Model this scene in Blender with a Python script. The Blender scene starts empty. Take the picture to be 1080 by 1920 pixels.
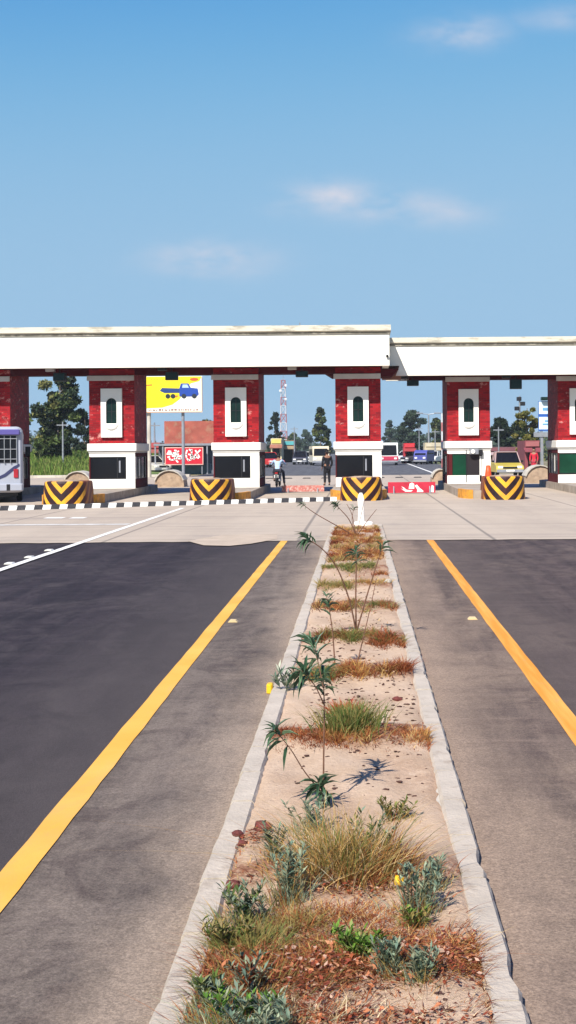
import bpy, math, random
import numpy as np
from mathutils import Vector, Matrix, Euler

random.seed(7)
RNG = np.random.default_rng(11)
sc = bpy.context.scene
COL = sc.collection
R = math.radians

# ------------------------------------------------------------------ camera
F, VX, VY, EYE, ROLL = 2500.0, 674.0, 840.0, 1.8, R(0.45)
cd = bpy.data.cameras.new('camera')
cam = bpy.data.objects.new('camera', cd)
COL.objects.link(cam)
cam.location = (0, 0, EYE)
cam.rotation_euler = (R(90), ROLL, 0)
cd.sensor_fit = 'VERTICAL'
cd.sensor_height = 24.0
cd.lens = F / 1920 * 24.0
cd.shift_x = -(VX - 540) / 1920
cd.shift_y = -(960 - VY) / 1920
cd.clip_start = 0.1
cd.clip_end = 9000
sc.camera = cam

# ------------------------------------------------------------------ light
SUN_EL, SUN_AZ = R(44), R(-24)         # sun behind the camera, a little to the left
sd = bpy.data.lights.new('sun', 'SUN')
sun = bpy.data.objects.new('sun', sd)
COL.objects.link(sun)
sd.energy = 5.0
sd.angle = R(0.5)
sd.color = (1.0, 0.95, 0.87)
# direction to the sun
S = Vector((math.sin(SUN_AZ) * math.cos(SUN_EL), -math.cos(SUN_AZ) * math.cos(SUN_EL), math.sin(SUN_EL)))
sun.rotation_euler = S.to_track_quat('Z', 'Y').to_euler()
sun.location = (-10, -10, 30)

w = bpy.data.worlds.new('World')
sc.world = w
w.use_nodes = True
wn, wl = w.node_tree.nodes, w.node_tree.links
wn.clear()
wo = wn.new('ShaderNodeOutputWorld')
bg = wn.new('ShaderNodeBackground')
sky = wn.new('ShaderNodeTexSky')
sky.sky_type = 'NISHITA'
sky.sun_disc = False
sky.sun_elevation = SUN_EL
sky.sun_rotation = math.pi - SUN_AZ if False else math.atan2(S.x, S.y)
sky.altitude = 200
sky.air_density = 0.9
sky.dust_density = 0.6
sky.ozone_density = 3.0
bg.inputs['Strength'].default_value = 0.1


def wmath(op, a, b=None, c=None):
    n = wn.new('ShaderNodeMath')
    n.operation = op
    for i, v in enumerate((a, b, c)):
        if v is None:
            continue
        if isinstance(v, (int, float)):
            n.inputs[i].default_value = v
        else:
            wl.new(v, n.inputs[i])
    return n.outputs[0]


# thin fair-weather clouds: soft patches broken up by noise, spread over the whole sky
tc = wn.new('ShaderNodeTexCoord')
sp = wn.new('ShaderNodeSeparateXYZ')
wl.new(tc.outputs['Generated'], sp.inputs[0])
az = wmath('ARCTAN2', sp.outputs[0], sp.outputs[1])
el = wmath('ARCSINE', sp.outputs[2])
cn = wn.new('ShaderNodeTexNoise')
cmap = wn.new('ShaderNodeMapping')
cmap.inputs['Scale'].default_value = (26, 26, 60)
wl.new(tc.outputs['Generated'], cmap.inputs[0])
wl.new(cmap.outputs[0], cn.inputs['Vector'])
cn.inputs['Scale'].default_value = 1.0
cn.inputs['Detail'].default_value = 6
cn.inputs['Roughness'].default_value = 0.55
nz = cn.outputs['Fac']


def pix_dir(x, y):
    return math.atan((x - VX) / F), math.atan((VY - y) / F)


cl = [(632, 370, 66, 23, 1.0), (740, 388, 110, 24, .62), (830, 402, 80, 22, .5), (400, 487, 90, 26, .75), (870, 66, 70, 24, .6),
      (1050, 45, 60, 18, .45), (350, 500, 40, 16, .3), (560, 385, 50, 18, .35)]
rr = random.Random(5)
for i in range(26):                     # the same kind of patches all round the sky
    a_ = rr.uniform(-math.pi, math.pi)
    if abs(a_) < 0.45:
        continue
    cl.append((VX + F * a_, VY - F * rr.uniform(.1, .8), rr.uniform(60, 130), rr.uniform(18, 36), rr.uniform(.3, .9)))
acc = None
for (px, py, sx, sy, k) in cl:
    if abs(px - VX) < 1500:
        a0, e0 = pix_dir(px, py)
    else:
        a0, e0 = (px - VX) / F, (VY - py) / F
    dx = wmath('DIVIDE', wmath('SUBTRACT', az, a0), sx / F)
    dy = wmath('DIVIDE', wmath('SUBTRACT', el, e0), sy / F)
    d2 = wmath('ADD', wmath('MULTIPLY', dx, dx), wmath('MULTIPLY', dy, dy))
    g = wmath('MULTIPLY', wmath('EXPONENT', wmath('MULTIPLY', d2, -0.75)), k)
    acc = g if acc is None else wmath('MAXIMUM', acc, g)
cf = wmath('MULTIPLY', acc, wmath('MULTIPLY', wmath('SUBTRACT', nz, 0.30), 2.9))
cf.node.use_clamp = True
cf = wmath('MULTIPLY', cf, 0.82)
hs = wn.new('ShaderNodeHueSaturation')
hs.inputs['Saturation'].default_value = 1.12
hs.inputs['Value'].default_value = 1.0
wl.new(sky.outputs[0], hs.inputs['Color'])
# humid air: the same response curve over the whole sky keeps the horizon blue instead of white
sep = wn.new('ShaderNodeSeparateColor')
wl.new(hs.outputs[0], sep.inputs[0])
com = wn.new('ShaderNodeCombineColor')
for i_, (k_, c_) in enumerate(((2.19, 2.04), (3.62, 10.0), (5.08, 25.0))):
    q_ = wmath('POWER', sep.outputs[i_], 4.0)
    wl.new(wmath('MULTIPLY', wmath('DIVIDE', q_, wmath('ADD', q_, c_)), k_), com.inputs[i_])
mx = wn.new('ShaderNodeMix')
mx.data_type = 'RGBA'
wl.new(cf, mx.inputs['Factor'])
wl.new(com.outputs[0], mx.inputs['A'])
mx.inputs['B'].default_value = (4.9, 4.75, 5.2, 1)
wl.new(mx.outputs['Result'], bg.inputs['Color'])
wl.new(bg.outputs[0], wo.inputs[0])

sc.view_settings.view_transform = 'Standard'
sc.view_settings.look = 'None'
sc.view_settings.exposure = 0.6
sc.view_settings.gamma = 1.0
sc.view_settings.use_curve_mapping = False


# ------------------------------------------------------------------ pixel helpers
def unroll(x, y):
    dx, dy = x - VX, VY - y
    c, s = math.cos(ROLL), math.sin(ROLL)
    return dx * c + dy * s, -dx * s + dy * c


def at(x, y, Y):                        # pixel on the plane at depth Y
    dx, dy = unroll(x, y)
    return Vector((dx / F * Y, Y, EYE + dy / F * Y))


def gp(x, y, z=0.0):                    # pixel on the level plane z
    dx, dy = unroll(x, y)
    Y = (EYE - z) * F / max(-dy, 1e-3)
    return Vector((dx / F * Y, Y, z))


def base_at(x, Y, z=0.0):               # column x standing on the ground at depth Y
    return Vector(((x - VX) / F * Y, Y, z))


# ------------------------------------------------------------------ colours and materials
def lin(h):
    h = h.lstrip('#')
    o = []
    for i in (0, 2, 4):
        c = int(h[i:i + 2], 16) / 255
        o.append(c / 12.92 if c <= .04045 else ((c + .055) / 1.055) ** 2.4)
    return tuple(o)


def C4(c):
    return (c[0], c[1], c[2], 1)


class NT:
    def __init__(s, name):
        s.m = bpy.data.materials.new(name)
        s.m.use_nodes = True
        s.n, s.l = s.m.node_tree.nodes, s.m.node_tree.links
        s.b = s.n['Principled BSDF']
        g = s.n.new('ShaderNodeNewGeometry')
        s.pos = g.outputs['Position']

    def map(s, scale, src=None, rot=(0, 0, 0)):
        m = s.n.new('ShaderNodeMapping')
        m.inputs['Scale'].default_value = scale
        m.inputs['Rotation'].default_value = rot
        s.l.new(src or s.pos, m.inputs[0])
        return m.outputs[0]

    def noise(s, scale, detail=4, rough=.55, src=None, dist=0):
        t = s.n.new('ShaderNodeTexNoise')
        t.inputs['Scale'].default_value = scale
        t.inputs['Detail'].default_value = detail
        t.inputs['Roughness'].default_value = rough
        t.inputs['Distortion'].default_value = dist
        s.l.new(src or s.pos, t.inputs['Vector'])
        return t.outputs['Fac']

    def ramp(s, fac, a, b, inv=False):
        t = s.n.new('ShaderNodeMapRange')
        t.inputs['From Min'].default_value = a
        t.inputs['From Max'].default_value = b
        if inv:
            t.inputs['To Min'].default_value = 1
            t.inputs['To Max'].default_value = 0
        s.l.new(fac, t.inputs['Value'])
        return t.outputs[0]

    def math(s, op, a, b=None):
        t = s.n.new('ShaderNodeMath')
        t.operation = op
        for i, v in enumerate((a, b)):
            if v is None:
                continue
            if isinstance(v, (int, float)):
                t.inputs[i].default_value = v
            else:
                s.l.new(v, t.inputs[i])
        return t.outputs[0]

    def mix(s, f, a, b, mode='MIX'):
        t = s.n.new('ShaderNodeMix')
        t.data_type = 'RGBA'
        t.blend_type = mode
        for k, v in (('Factor', f), ('A', a), ('B', b)):
            if isinstance(v, (int, float)):
                t.inputs[k].default_value = v
            elif isinstance(v, tuple):
                t.inputs[k].default_value = C4(v)
            else:
                s.l.new(v, t.inputs[k])
        return t.outputs['Result']

    def out(s, col, rough=.8, bump=None, bstr=.3, bdist=.01, spec=.3, metal=0):
        if isinstance(col, tuple):
            s.b.inputs['Base Color'].default_value = C4(col)
        else:
            s.l.new(col, s.b.inputs['Base Color'])
        if isinstance(rough, (int, float)):
            s.b.inputs['Roughness'].default_value = rough
        else:
            s.l.new(rough, s.b.inputs['Roughness'])
        s.b.inputs['Specular IOR Level'].default_value = spec
        s.b.inputs['Metallic'].default_value = metal
        if bump is not None:
            t = s.n.new('ShaderNodeBump')
            t.inputs['Strength'].default_value = bstr
            t.inputs['Distance'].default_value = bdist
            s.l.new(bump, t.inputs['Height'])
            s.l.new(t.outputs[0], s.b.inputs['Normal'])
        return s.m


def plain(name, col, rough=.6, var=.15, vs=3.0, spec=.35, metal=0, bump=0, bs=20, col2=None, thr=(.55, .7)):
    t = NT(name)
    n = t.noise(vs, 5)
    c = t.mix(t.ramp(n, .3, .7), tuple(x * (1 - var) for x in col), tuple(min(1, x * (1 + var)) for x in col))
    if col2:
        c = t.mix(t.ramp(t.noise(vs * 1.7, 6, .65), *thr), c, col2)
    if bump:
        return t.out(c, rough, t.noise(bs, 4), bump, .02, spec, metal)
    return t.out(c, rough, None, spec=spec, metal=metal)


M = {}
M['white'] = plain('white_paint', (.80, .78, .72), .6, .05, 1.2, bump=.15, bs=30)
t = NT('fascia_white')                  # whitewashed concrete with rain streaks running down
streak = t.ramp(t.noise(1.0, 5, .6, t.map((2.2, 2.2, .16))), .52, .78)
blot = t.ramp(t.noise(.9, 6, .6), .45, .8)
c = t.mix(t.math('MULTIPLY', streak, .5), (.80, .775, .69), (.50, .45, .36))
c = t.mix(t.math('MULTIPLY', blot, .3), c, (.58, .53, .42))
M['fascia'] = t.out(c, .75, t.noise(25, 4), .15, .02)
t = NT('cornice_plaster')               # cream plaster, black mould along the edge
mould = t.ramp(t.noise(1.0, 7, .7, t.map((1.1, 1.1, 5.0))), .5, .66)
c = t.mix(t.math('MULTIPLY', mould, .75), (.62, .57, .46), (.17, .155, .12))
M['cornice'] = t.out(c, .85, t.noise(18, 5), .3, .03)
M['drip'] = plain('mouldy_drip_edge', (.20, .18, .14), .9, .4, 2.2, col2=(.5, .45, .36), thr=(.5, .66))
t = NT('red_brick_tile')                # glazed red cladding with pale worn patches
br = t.n.new('ShaderNodeTexBrick')
br.inputs['Scale'].default_value = 1.0
br.inputs['Brick Width'].default_value = .23
br.inputs['Row Height'].default_value = .08
br.inputs['Mortar Size'].default_value = .006
br.inputs['Color1'].default_value = C4((.38, .011, .016))
br.inputs['Color2'].default_value = C4((.17, .004, .009))
br.inputs['Mortar'].default_value = C4((.16, .03, .03))
sx = t.n.new('ShaderNodeSeparateXYZ')
t.l.new(t.pos, sx.inputs[0])
cx = t.n.new('ShaderNodeCombineXYZ')
t.l.new(t.math('ADD', sx.outputs[0], sx.outputs[1]), cx.inputs[0])
t.l.new(sx.outputs[2], cx.inputs[1])
t.l.new(cx.outputs[0], br.inputs['Vector'])
pale = t.ramp(t.noise(2.3, 8, .78, t.map((1, 1, 1.5))), .575, .65)
c = t.mix(t.math('MULTIPLY', pale, .8), br.outputs['Color'], (.62, .30, .26))
M['brick'] = t.out(c, .65, br.outputs['Fac'], -.2, .01, spec=.12)
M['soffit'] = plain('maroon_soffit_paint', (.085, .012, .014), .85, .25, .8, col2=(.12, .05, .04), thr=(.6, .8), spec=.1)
M['grey_trim'] = plain('grey_plaster_trim', (.52, .49, .46), .8, .1, 2)
M['glass'] = plain('dark_tinted_glass', (.008, .008, .010), .12, .2, 1, spec=.22)
M['green_glass'] = plain('green_tinted_glass', (.006, .045, .022), .1, .3, 1.5, spec=.25)
M['niche'] = plain('dark_green_glazing', (.008, .022, .018), .15, .3, 2, spec=.2)
M['black'] = plain('black_metal', (.012, .012, .014), .45, .2, 4)
M['dark'] = plain('dark_interior', (.015, .010, .012), .8, .2, 2)
M['steel'] = plain('galvanised_steel', (.33, .34, .36), .45, .15, 6, metal=.6)
M['grey_metal'] = plain('grey_painted_metal', (.22, .23, .26), .5, .15, 4)
M['rubber'] = plain('black_rubber', (.015, .015, .016), .85, .2, 8)
M['concrete'] = plain('pale_concrete', (.47, .43, .37), .9, .2, 1.6, bump=.3, bs=25, col2=(.3, .26, .21), thr=(.55, .8))
M['bumper_concrete'] = plain('tan_bumper_concrete', (.36, .26, .18), .9, .25, 3, bump=.3, bs=20, col2=(.22, .15, .11), thr=(.5, .75))
M['island'] = plain('island_concrete', (.33, .28, .23), .9, .25, 1.5, bump=.3, bs=18, col2=(.2, .13, .1), thr=(.5, .8))
M['orange_paint'] = plain('orange_yellow_kerb_paint', (.62, .27, .03), .75, .25, 5, col2=(.28, .16, .06), thr=(.52, .7))
M['cone_orange'] = plain('traffic_orange_plastic', (.75, .085, .02), .45, .1, 5)
M['kerb'] = plain('kerb_concrete', (.45, .385, .315), .92, .12, 4.5, bump=.35, bs=45, col2=(.29, .225, .17), thr=(.56, .78))
M['hump_white'] = plain('worn_white_road_paint', (.70, .68, .62), .8, .15, 6, col2=(.4, .37, .33), thr=(.58, .75))
M['hump_black'] = plain('worn_black_road_paint', (.035, .033, .036), .8, .3, 6, col2=(.16, .14, .13), thr=(.6, .8))
M['post_white'] = plain('chipped_white_post', (.80, .78, .74), .7, .1, 9, bump=.4, bs=25)
t = NT('yellow_line_paint')
wear = t.ramp(t.noise(9, 8, .7, t.map((1, .35, 1))), .60, .80)
c = t.mix(t.ramp(t.noise(1.3, 5), .3, .7), (.68, .335, .045), (.76, .42, .085))
c = t.mix(t.math('MULTIPLY', wear, .6), c, (.33, .25, .16))
c = t.mix(t.math('MULTIPLY', t.ramp(t.noise(1.0, 7, .7, t.map((3, .5, 1)), .6), .52, .7), .35), c, (.40, .27, .13))
M['yellow_line'] = t.out(c, .75, t.noise(70, 3), .3, .004)
t = NT('orange_line_paint')
wear = t.ramp(t.noise(9, 8, .7, t.map((1, .35, 1))), .58, .78)
c = t.mix(t.ramp(t.noise(1.0, 6, .6, t.map((14, .5, 1))), .42, .66), (.66, .25, .025), (.74, .36, .075))
c = t.mix(t.math('MULTIPLY', wear, .6), c, (.33, .25, .16))
M['orange_line'] = t.out(c, .75, t.noise(70, 3), .3, .004)
t = NT('white_line_paint')
wear = t.ramp(t.noise(5, 8, .7), .55, .72)
c = t.mix(t.math('MULTIPLY', wear, .75), (.74, .72, .68), (.30, .28, .27))
M['white_line'] = t.out(c, .8)
t = NT('faded_line_paint')
wear = t.ramp(t.noise(3, 8, .7), .38, .58)
c = t.mix(t.math('MULTIPLY', wear, .9), (.66, .64, .6), (.40, .37, .33))
M['faded_line'] = t.out(c, .85)


def asphalt(name, c0, c1, dust, dust_amt, agg=.5, seed=0.0, band=None):
    t = NT(name)
    p = t.n.new('ShaderNodeVectorMath')
    p.operation = 'ADD'
    p.inputs[1].default_value = (seed, seed * 1.7, 0)
    t.l.new(t.pos, p.inputs[0])
    p = p.outputs[0]
    st = t.noise(1.0, 7, .66, t.map((3.0, .16, 1), p), .4)
    pt = t.noise(.9, 8, .68, t.map((1, .45, 1), p), 1.2)
    c = t.mix(t.ramp(st, .38, .62), tuple(x * .88 for x in c0), tuple(x * 1.1 for x in c1))
    c = t.mix(t.math('MULTIPLY', t.ramp(pt, .46, .66), dust_amt), c, dust)
    ft = t.noise(1.0, 9, .74, t.map((2.2, 1.3, 1), p), 1.6)
    c = t.mix(t.math('MULTIPLY', t.ramp(ft, .47, .62), dust_amt * .8), c, tuple(x * y for x, y in zip(c0, (.62, .56, .60))))
    cs = t.noise(1.0, 8, .7, t.map((.5, 4.5, 1), p), .5)
    c = t.mix(t.math('MULTIPLY', t.ramp(cs, .5, .68), .45), c, tuple(x * 1.45 for x in c1))
    if band:                            # sand blown along the kerb, thinning out with distance from it
        xs3 = t.n.new('ShaderNodeSeparateXYZ')
        t.l.new(t.pos, xs3.inputs[0])
        dist = t.math('ABSOLUTE', t.math('SUBTRACT', xs3.outputs[0], band[0]))
        dist = t.math('ADD', dist, t.math('MULTIPLY', t.math('SUBTRACT', t.noise(1.0, 8, .7, t.map((1.5, .8, 1), p)), .5), 1.1))
        c = t.mix(t.math('MULTIPLY', t.ramp(dist, .0, band[1], True), band[2]), c, band[3])
    g = t.noise(110, 2, .7)
    g2 = t.noise(34, 4, .8)
    k = t.math('ADD', t.math('MULTIPLY', t.ramp(g, .36, .64), agg), 1 - agg * .5)
    k = t.math('MULTIPLY', k, t.math('ADD', t.math('MULTIPLY', t.ramp(g2, .34, .66), agg * .7), 1 - agg * .35))
    kc = t.n.new('ShaderNodeCombineColor')
    for i in range(3):
        t.l.new(k, kc.inputs[i])
    c = t.mix(1.0, c, kc.outputs[0], 'MULTIPLY')
    h = t.math('ADD', g2, t.math('MULTIPLY', g, .5))
    return t.out(c, .88, h, .6, .008, spec=.25)


KL_X = -.65
M['road'] = asphalt('dark_asphalt', (.020, .0148, .0185), (.032, .0235, .0275), (.064, .051, .051), .85, .4, band=(-1.4, 1.7, .8, (.070, .057, .053)))
M['road_b'] = asphalt('greyer_asphalt', (.050, .036, .034), (.078, .055, .050), (.125, .092, .076), .75, .4, seed=40, band=(1.4, 1.3, .5, (.12, .09, .075)))
M['shoulder'] = asphalt('worn_asphalt', (.100, .078, .065), (.142, .111, .091), (.205, .161, .128), .8, .5, seed=9, band=(KL_X, .42, .8, (.30, .228, .17)))
M['shoulder_b'] = asphalt('dusty_worn_asphalt', (.110, .079, .064), (.160, .115, .089), (.245, .177, .127), .7, .5, seed=23, band=(.51, .55, .6, (.34, .245, .175)))
M['far_road'] = asphalt('far_asphalt', (.075, .075, .085), (.10, .10, .108), (.14, .13, .12), .4, seed=70)

t = NT('apron_concrete')                # tyre-darkened concrete slabs with cut joints
sx = t.n.new('ShaderNodeSeparateXYZ')
t.l.new(t.pos, sx.inputs[0])
st = t.noise(1.0, 6, .6, t.map((.55, .08, 1)))
tr = t.noise(1.0, 6, .6, t.map((.07, .9, 1)))
c = t.mix(t.ramp(st, .35, .7), (.385, .315, .25), (.475, .39, .305))
c = t.mix(t.math('MULTIPLY', t.ramp(tr, .5, .72), .55), c, (.29, .24, .205))
c = t.mix(t.math('MULTIPLY', t.ramp(t.noise(.5, 7, .7), .56, .75), .5), c, (.20, .18, .17))
jx = t.math('PINGPONG', t.math('ADD', sx.outputs[0], 1.2), 1.9)
jy = t.math('PINGPONG', t.math('ADD', sx.outputs[1], .6), 2.25)
j = t.math('MINIMUM', jx, jy)
jl = t.ramp(j, .02, .05, True)
c = t.mix(t.math('MULTIPLY', jl, .6), c, (.10, .09, .085))
M['apron'] = t.out(c, .88, t.noise(30, 4), .3, .01, spec=.25)

t = NT('sandy_soil')
n1 = t.noise(3.2, 7, .65, None, .6)
n2 = t.noise(14, 6, .7)
c = t.mix(t.ramp(n1, .35, .68), (.60, .45, .325), (.50, .36, .245))
c = t.mix(t.math('MULTIPLY', t.ramp(n2, .60, .72), .45), c, (.25, .15, .10))
a_ = t.n.new('ShaderNodeAttribute')
a_.attribute_name = 'humus'
hm = t.math('MULTIPLY', a_.outputs['Fac'], t.ramp(t.noise(9, 8, .74), .30, .50))
c = t.mix(hm, c, t.mix(t.ramp(t.noise(30, 6, .7), .35, .65), (.13, .042, .022), (.32, .15, .08)))
c = t.mix(t.math('MULTIPLY', t.ramp(t.noise(60, 4, .7), .55, .75), .35), c, (.72, .6, .48))
M['soil'] = t.out(c, .95, t.noise(40, 6, .7), .7, .02, spec=.15)
t = NT('red_brown_soil')
c = t.mix(t.ramp(t.noise(9, 7, .7), .35, .65), (.26, .10, .045), (.15, .05, .025))
M['bund'] = t.out(c, .95, t.noise(50, 6, .7), .8, .03, spec=.15)
t = NT('field_ground')
c = t.mix(t.ramp(t.noise(.05, 6, .6), .42, .6), (.26, .20, .13), (.10, .13, .045))
c = t.mix(t.ramp(t.noise(.6, 6, .7), .5, .75), c, (.20, .16, .10))
M['field'] = t.out(c, .95)
M['verge'] = plain('grass_bank_soil', (.10, .15, .035), .95, .4, .5)
M['pebble'] = plain('dark_pebble', (.065, .03, .022), .9, .5, 60)
M['clod'] = plain('reddish_clod', (.13, .035, .03), .95, .4, 30, bump=.6, bs=60)
M['stem'] = plain('brown_stem', (.13, .06, .035), .8, .3, 30)
M['bark'] = plain('tree_bark', (.16, .12, .09), .9, .3, 3, bump=.4, bs=8)
M['palebark'] = plain('pale_bark', (.36, .31, .26), .9, .25, 3)


def attr_mat(name, rough=.7, spec=.25, trans=.0):
    t = NT(name)
    a = t.n.new('ShaderNodeAttribute')
    a.attribute_name = 'Col'
    m = t.out(a.outputs['Color'], rough, spec=spec)
    if trans:
        tb = t.n.new('ShaderNodeBsdfTranslucent')
        t.l.new(a.outputs['Color'], tb.inputs['Color'])
        ms = t.n.new('ShaderNodeMixShader')
        ms.inputs[0].default_value = trans
        t.l.new(t.b.outputs[0], ms.inputs[1])
        t.l.new(tb.outputs[0], ms.inputs[2])
        o = [n for n in t.n if n.type == 'OUTPUT_MATERIAL'][0]
        t.l.new(ms.outputs[0], o.inputs['Surface'])
    return m


M['blade'] = attr_mat('grass_blades', .75, .2, .25)
M['foliage'] = attr_mat('tree_leaves', .7, .25, .2)
M['leaf'] = plain('oleander_leaf', (.045, .095, .05), .5, .35, 25, spec=.4)
M['leaf_b'] = plain('dusty_oleander_leaf', (.10, .16, .085), .6, .3, 25, spec=.3)


# ------------------------------------------------------------------ mesh building
class MB:
    def __init__(s):
        s.v, s.f = [], []

    def add(s, vs, fs):
        o = len(s.v)
        s.v += [tuple(v) for v in vs]
        s.f += [tuple(i + o for i in f) for f in fs]
        return s

    def box(s, x0, x1, y0, y1, z0, z1):
        vs = [(x, y, z) for z in (z0, z1) for y in (y0, y1) for x in (x0, x1)]
        return s.add(vs, [(0, 2, 3, 1), (4, 5, 7, 6), (0, 1, 5, 4), (2, 6, 7, 3), (0, 4, 6, 2), (1, 3, 7, 5)])

    def bbox(s, x0, x1, y0, y1, z0, z1, b=.02):
        """box with bevelled edges all round (chamfered in x/y and at the top and bottom)"""
        def ring(z, i):
            return [(x0 + b + i, y0 + i, z), (x1 - b - i, y0 + i, z), (x1 - i, y0 + b + i, z), (x1 - i, y1 - b - i, z),
                    (x1 - b - i, y1 - i, z), (x0 + b + i, y1 - i, z), (x0 + i, y1 - b - i, z), (x0 + i, y0 + b + i, z)]
        vs = ring(z0, b * .5) + ring(z0 + b * .5, 0) + ring(z1 - b * .5, 0) + ring(z1, b * .5)
        fs = [tuple(range(7, -1, -1)), tuple(range(24, 32))]
        for k in range(3):
            for i in range(8):
                j = (i + 1) % 8
                fs.append((k * 8 + i, k * 8 + j, k * 8 + 8 + j, k * 8 + 8 + i))
        return s.add(vs, fs)

    def prism(s, poly, a0, a1, plane='xz'):
        n = len(poly)
        def P(p, a):
            return (p[0], a, p[1]) if plane == 'xz' else ((p[0], p[1], a) if plane == 'xy' else (a, p[0], p[1]))
        vs = [P(p, a0) for p in poly] + [P(p, a1) for p in poly]
        fs = [tuple(range(n)), tuple(range(2 * n - 1, n - 1, -1))]
        for i in range(n):
            j = (i + 1) % n
            fs.append((i, i + n, j + n, j))
        return s.add(vs, fs)

    def tube(s, pts, rad, n=6, cap=True):
        pts = [Vector(p) for p in pts]
        if isinstance(rad, (int, float)):
            rad = [rad] * len(pts)
        rings = []
        for i, p in enumerate(pts):
            d = (pts[min(i + 1, len(pts) - 1)] - pts[max(i - 1, 0)]).normalized()
            up = Vector((0, 0, 1)) if abs(d.z) < .9 else Vector((1, 0, 0))
            u = d.cross(up).normalized()
            v = d.cross(u).normalized()
            rings.append([p + (u * math.cos(2 * math.pi * k / n) + v * math.sin(2 * math.pi * k / n)) * rad[i] for k in range(n)])
        vs = [q for r in rings for q in r]
        fs = []
        for i in range(len(pts) - 1):
            for k in range(n):
                j = (k + 1) % n
                fs.append((i * n + k, i * n + j, i * n + n + j, i * n + n + k))
        if cap:
            fs.append(tuple(range(n - 1, -1, -1)))
            fs.append(tuple(range((len(pts) - 1) * n, len(pts) * n)))
        return s.add(vs, fs)

    def lathe(s, prof, n=16, c=(0, 0, 0), axis='z', a0=0.0, a1=2 * math.pi):
        full = abs(a1 - a0 - 2 * math.pi) < 1e-6
        m = n if full else n + 1
        vs = []
        for (r, z) in prof:
            for k in range(m):
                a = a0 + (a1 - a0) * k / n
                x, y = r * math.cos(a), r * math.sin(a)
                q = (x, y, z) if axis == 'z' else ((z, x, y) if axis == 'x' else (x, z, y))
                vs.append((q[0] + c[0], q[1] + c[1], q[2] + c[2]))
        fs = []
        for i in range(len(prof) - 1):
            for k in range(n):
                j = (k + 1) % m if full else k + 1
                fs.append((i * m + k, i * m + j, i * m + m + j, i * m + m + k))
        return s.add(vs, fs)

    def blob(s, c, r, n=8, jit=.2, rnd=random):
        vs, fs = [], []
        rows = max(4, n // 2)
        for i in range(rows + 1):
            th = math.pi * i / rows
            for k in range(n):
                ph = 2 * math.pi * k / n
                q = 1 + rnd.uniform(-jit, jit)
                vs.append((c[0] + r[0] * q * math.sin(th) * math.cos(ph), c[1] + r[1] * q * math.sin(th) * math.sin(ph),
                           c[2] + r[2] * q * math.cos(th)))
        for i in range(rows):
            for k in range(n):
                j = (k + 1) % n
                fs.append((i * n + k, i * n + n + k, i * n + n + j, i * n + j))
        return s.add(vs, fs)

    def mesh(s, name, mat, smooth=False):
        me = bpy.data.meshes.new(name)
        me.from_pydata(s.v, [], s.f)
        me.validate()
        me.update()
        me.materials.append(M[mat] if isinstance(mat, str) else mat)
        if smooth:
            me.polygons.foreach_set('use_smooth', [True] * len(me.polygons))
        return me

    def build(s, name, mat, parent=None, smooth=False, loc=None):
        return link(name, s.mesh(name, mat, smooth), parent, loc)


def link(name, me, parent=None, loc=None):
    o = bpy.data.objects.new(name, me)
    COL.objects.link(o)
    if parent is not None:
        o.parent = parent
    if loc is not None:
        o.location = loc
    return o


def tag(o, label=None, cat=None, group=None, kind=None):
    if label:
        o['label'] = label
    if cat:
        o['category'] = cat
    if group:
        o['group'] = group
    if kind:
        o['kind'] = kind
    return o


def thing(name, label, cat, loc=(0, 0, 0), rz=0.0, group=None):
    o = bpy.data.objects.new(name, None)
    COL.objects.link(o)
    o.empty_display_size = .2
    o.location = loc
    o.rotation_euler = (0, 0, rz)
    return tag(o, label, cat, group)


def struct(name, mb, mat, parent=None, smooth=False):
    return tag(mb.build(name, mat, parent, smooth), kind='structure')


def poly_mesh(name, V, Fq, cols, mat, smooth=False):
    """quads from numpy arrays with one colour per face"""
    me = bpy.data.meshes.new(name)
    nv, nf = len(V), len(Fq)
    me.vertices.add(nv)
    me.vertices.foreach_set('co', np.asarray(V, np.float32).ravel())
    me.loops.add(nf * 4)
    me.loops.foreach_set('vertex_index', np.asarray(Fq, np.int32).ravel())
    me.polygons.add(nf)
    me.polygons.foreach_set('loop_start', np.arange(0, nf * 4, 4, dtype=np.int32))
    me.update(calc_edges=True)
    a = me.attributes.new('Col', 'FLOAT_COLOR', 'FACE')
    cc = np.ones((nf, 4), np.float32)
    cc[:, :3] = cols
    a.data.foreach_set('color', cc.ravel())
    me.materials.append(M[mat])
    return me


# ------------------------------------------------------------------ ground and roads
APR0, APR1 = 25.8, 88.0
struct('ground', MB().add([(-1500, -40, -.03), (1500, -40, -.03), (1500, 4000, -.03), (-1500, 4000, -.03)], [(0, 1, 2, 3)]), 'field')


def strip(x0, x1, y0, y1, z, nx=1, ny=1, jag0=0, jag1=0):
    mb = MB()
    vs = []
    for j in range(ny + 1):
        for i in range(nx + 1):
            x = x0 + (x1 - x0) * i / nx
            y = y0 + (y1 - y0) * j / ny
            if j == 0 and jag0:
                y += random.uniform(-jag0, jag0)
            if j == ny and jag1:
                y += random.uniform(-jag1, jag1)
            vs.append((x, y, z))
    fs = [(j * (nx + 1) + i, j * (nx + 1) + i + 1, (j + 1) * (nx + 1) + i + 1, (j + 1) * (nx + 1) + i)
          for j in range(ny) for i in range(nx)]
    return mb.add(vs, fs)


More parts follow.
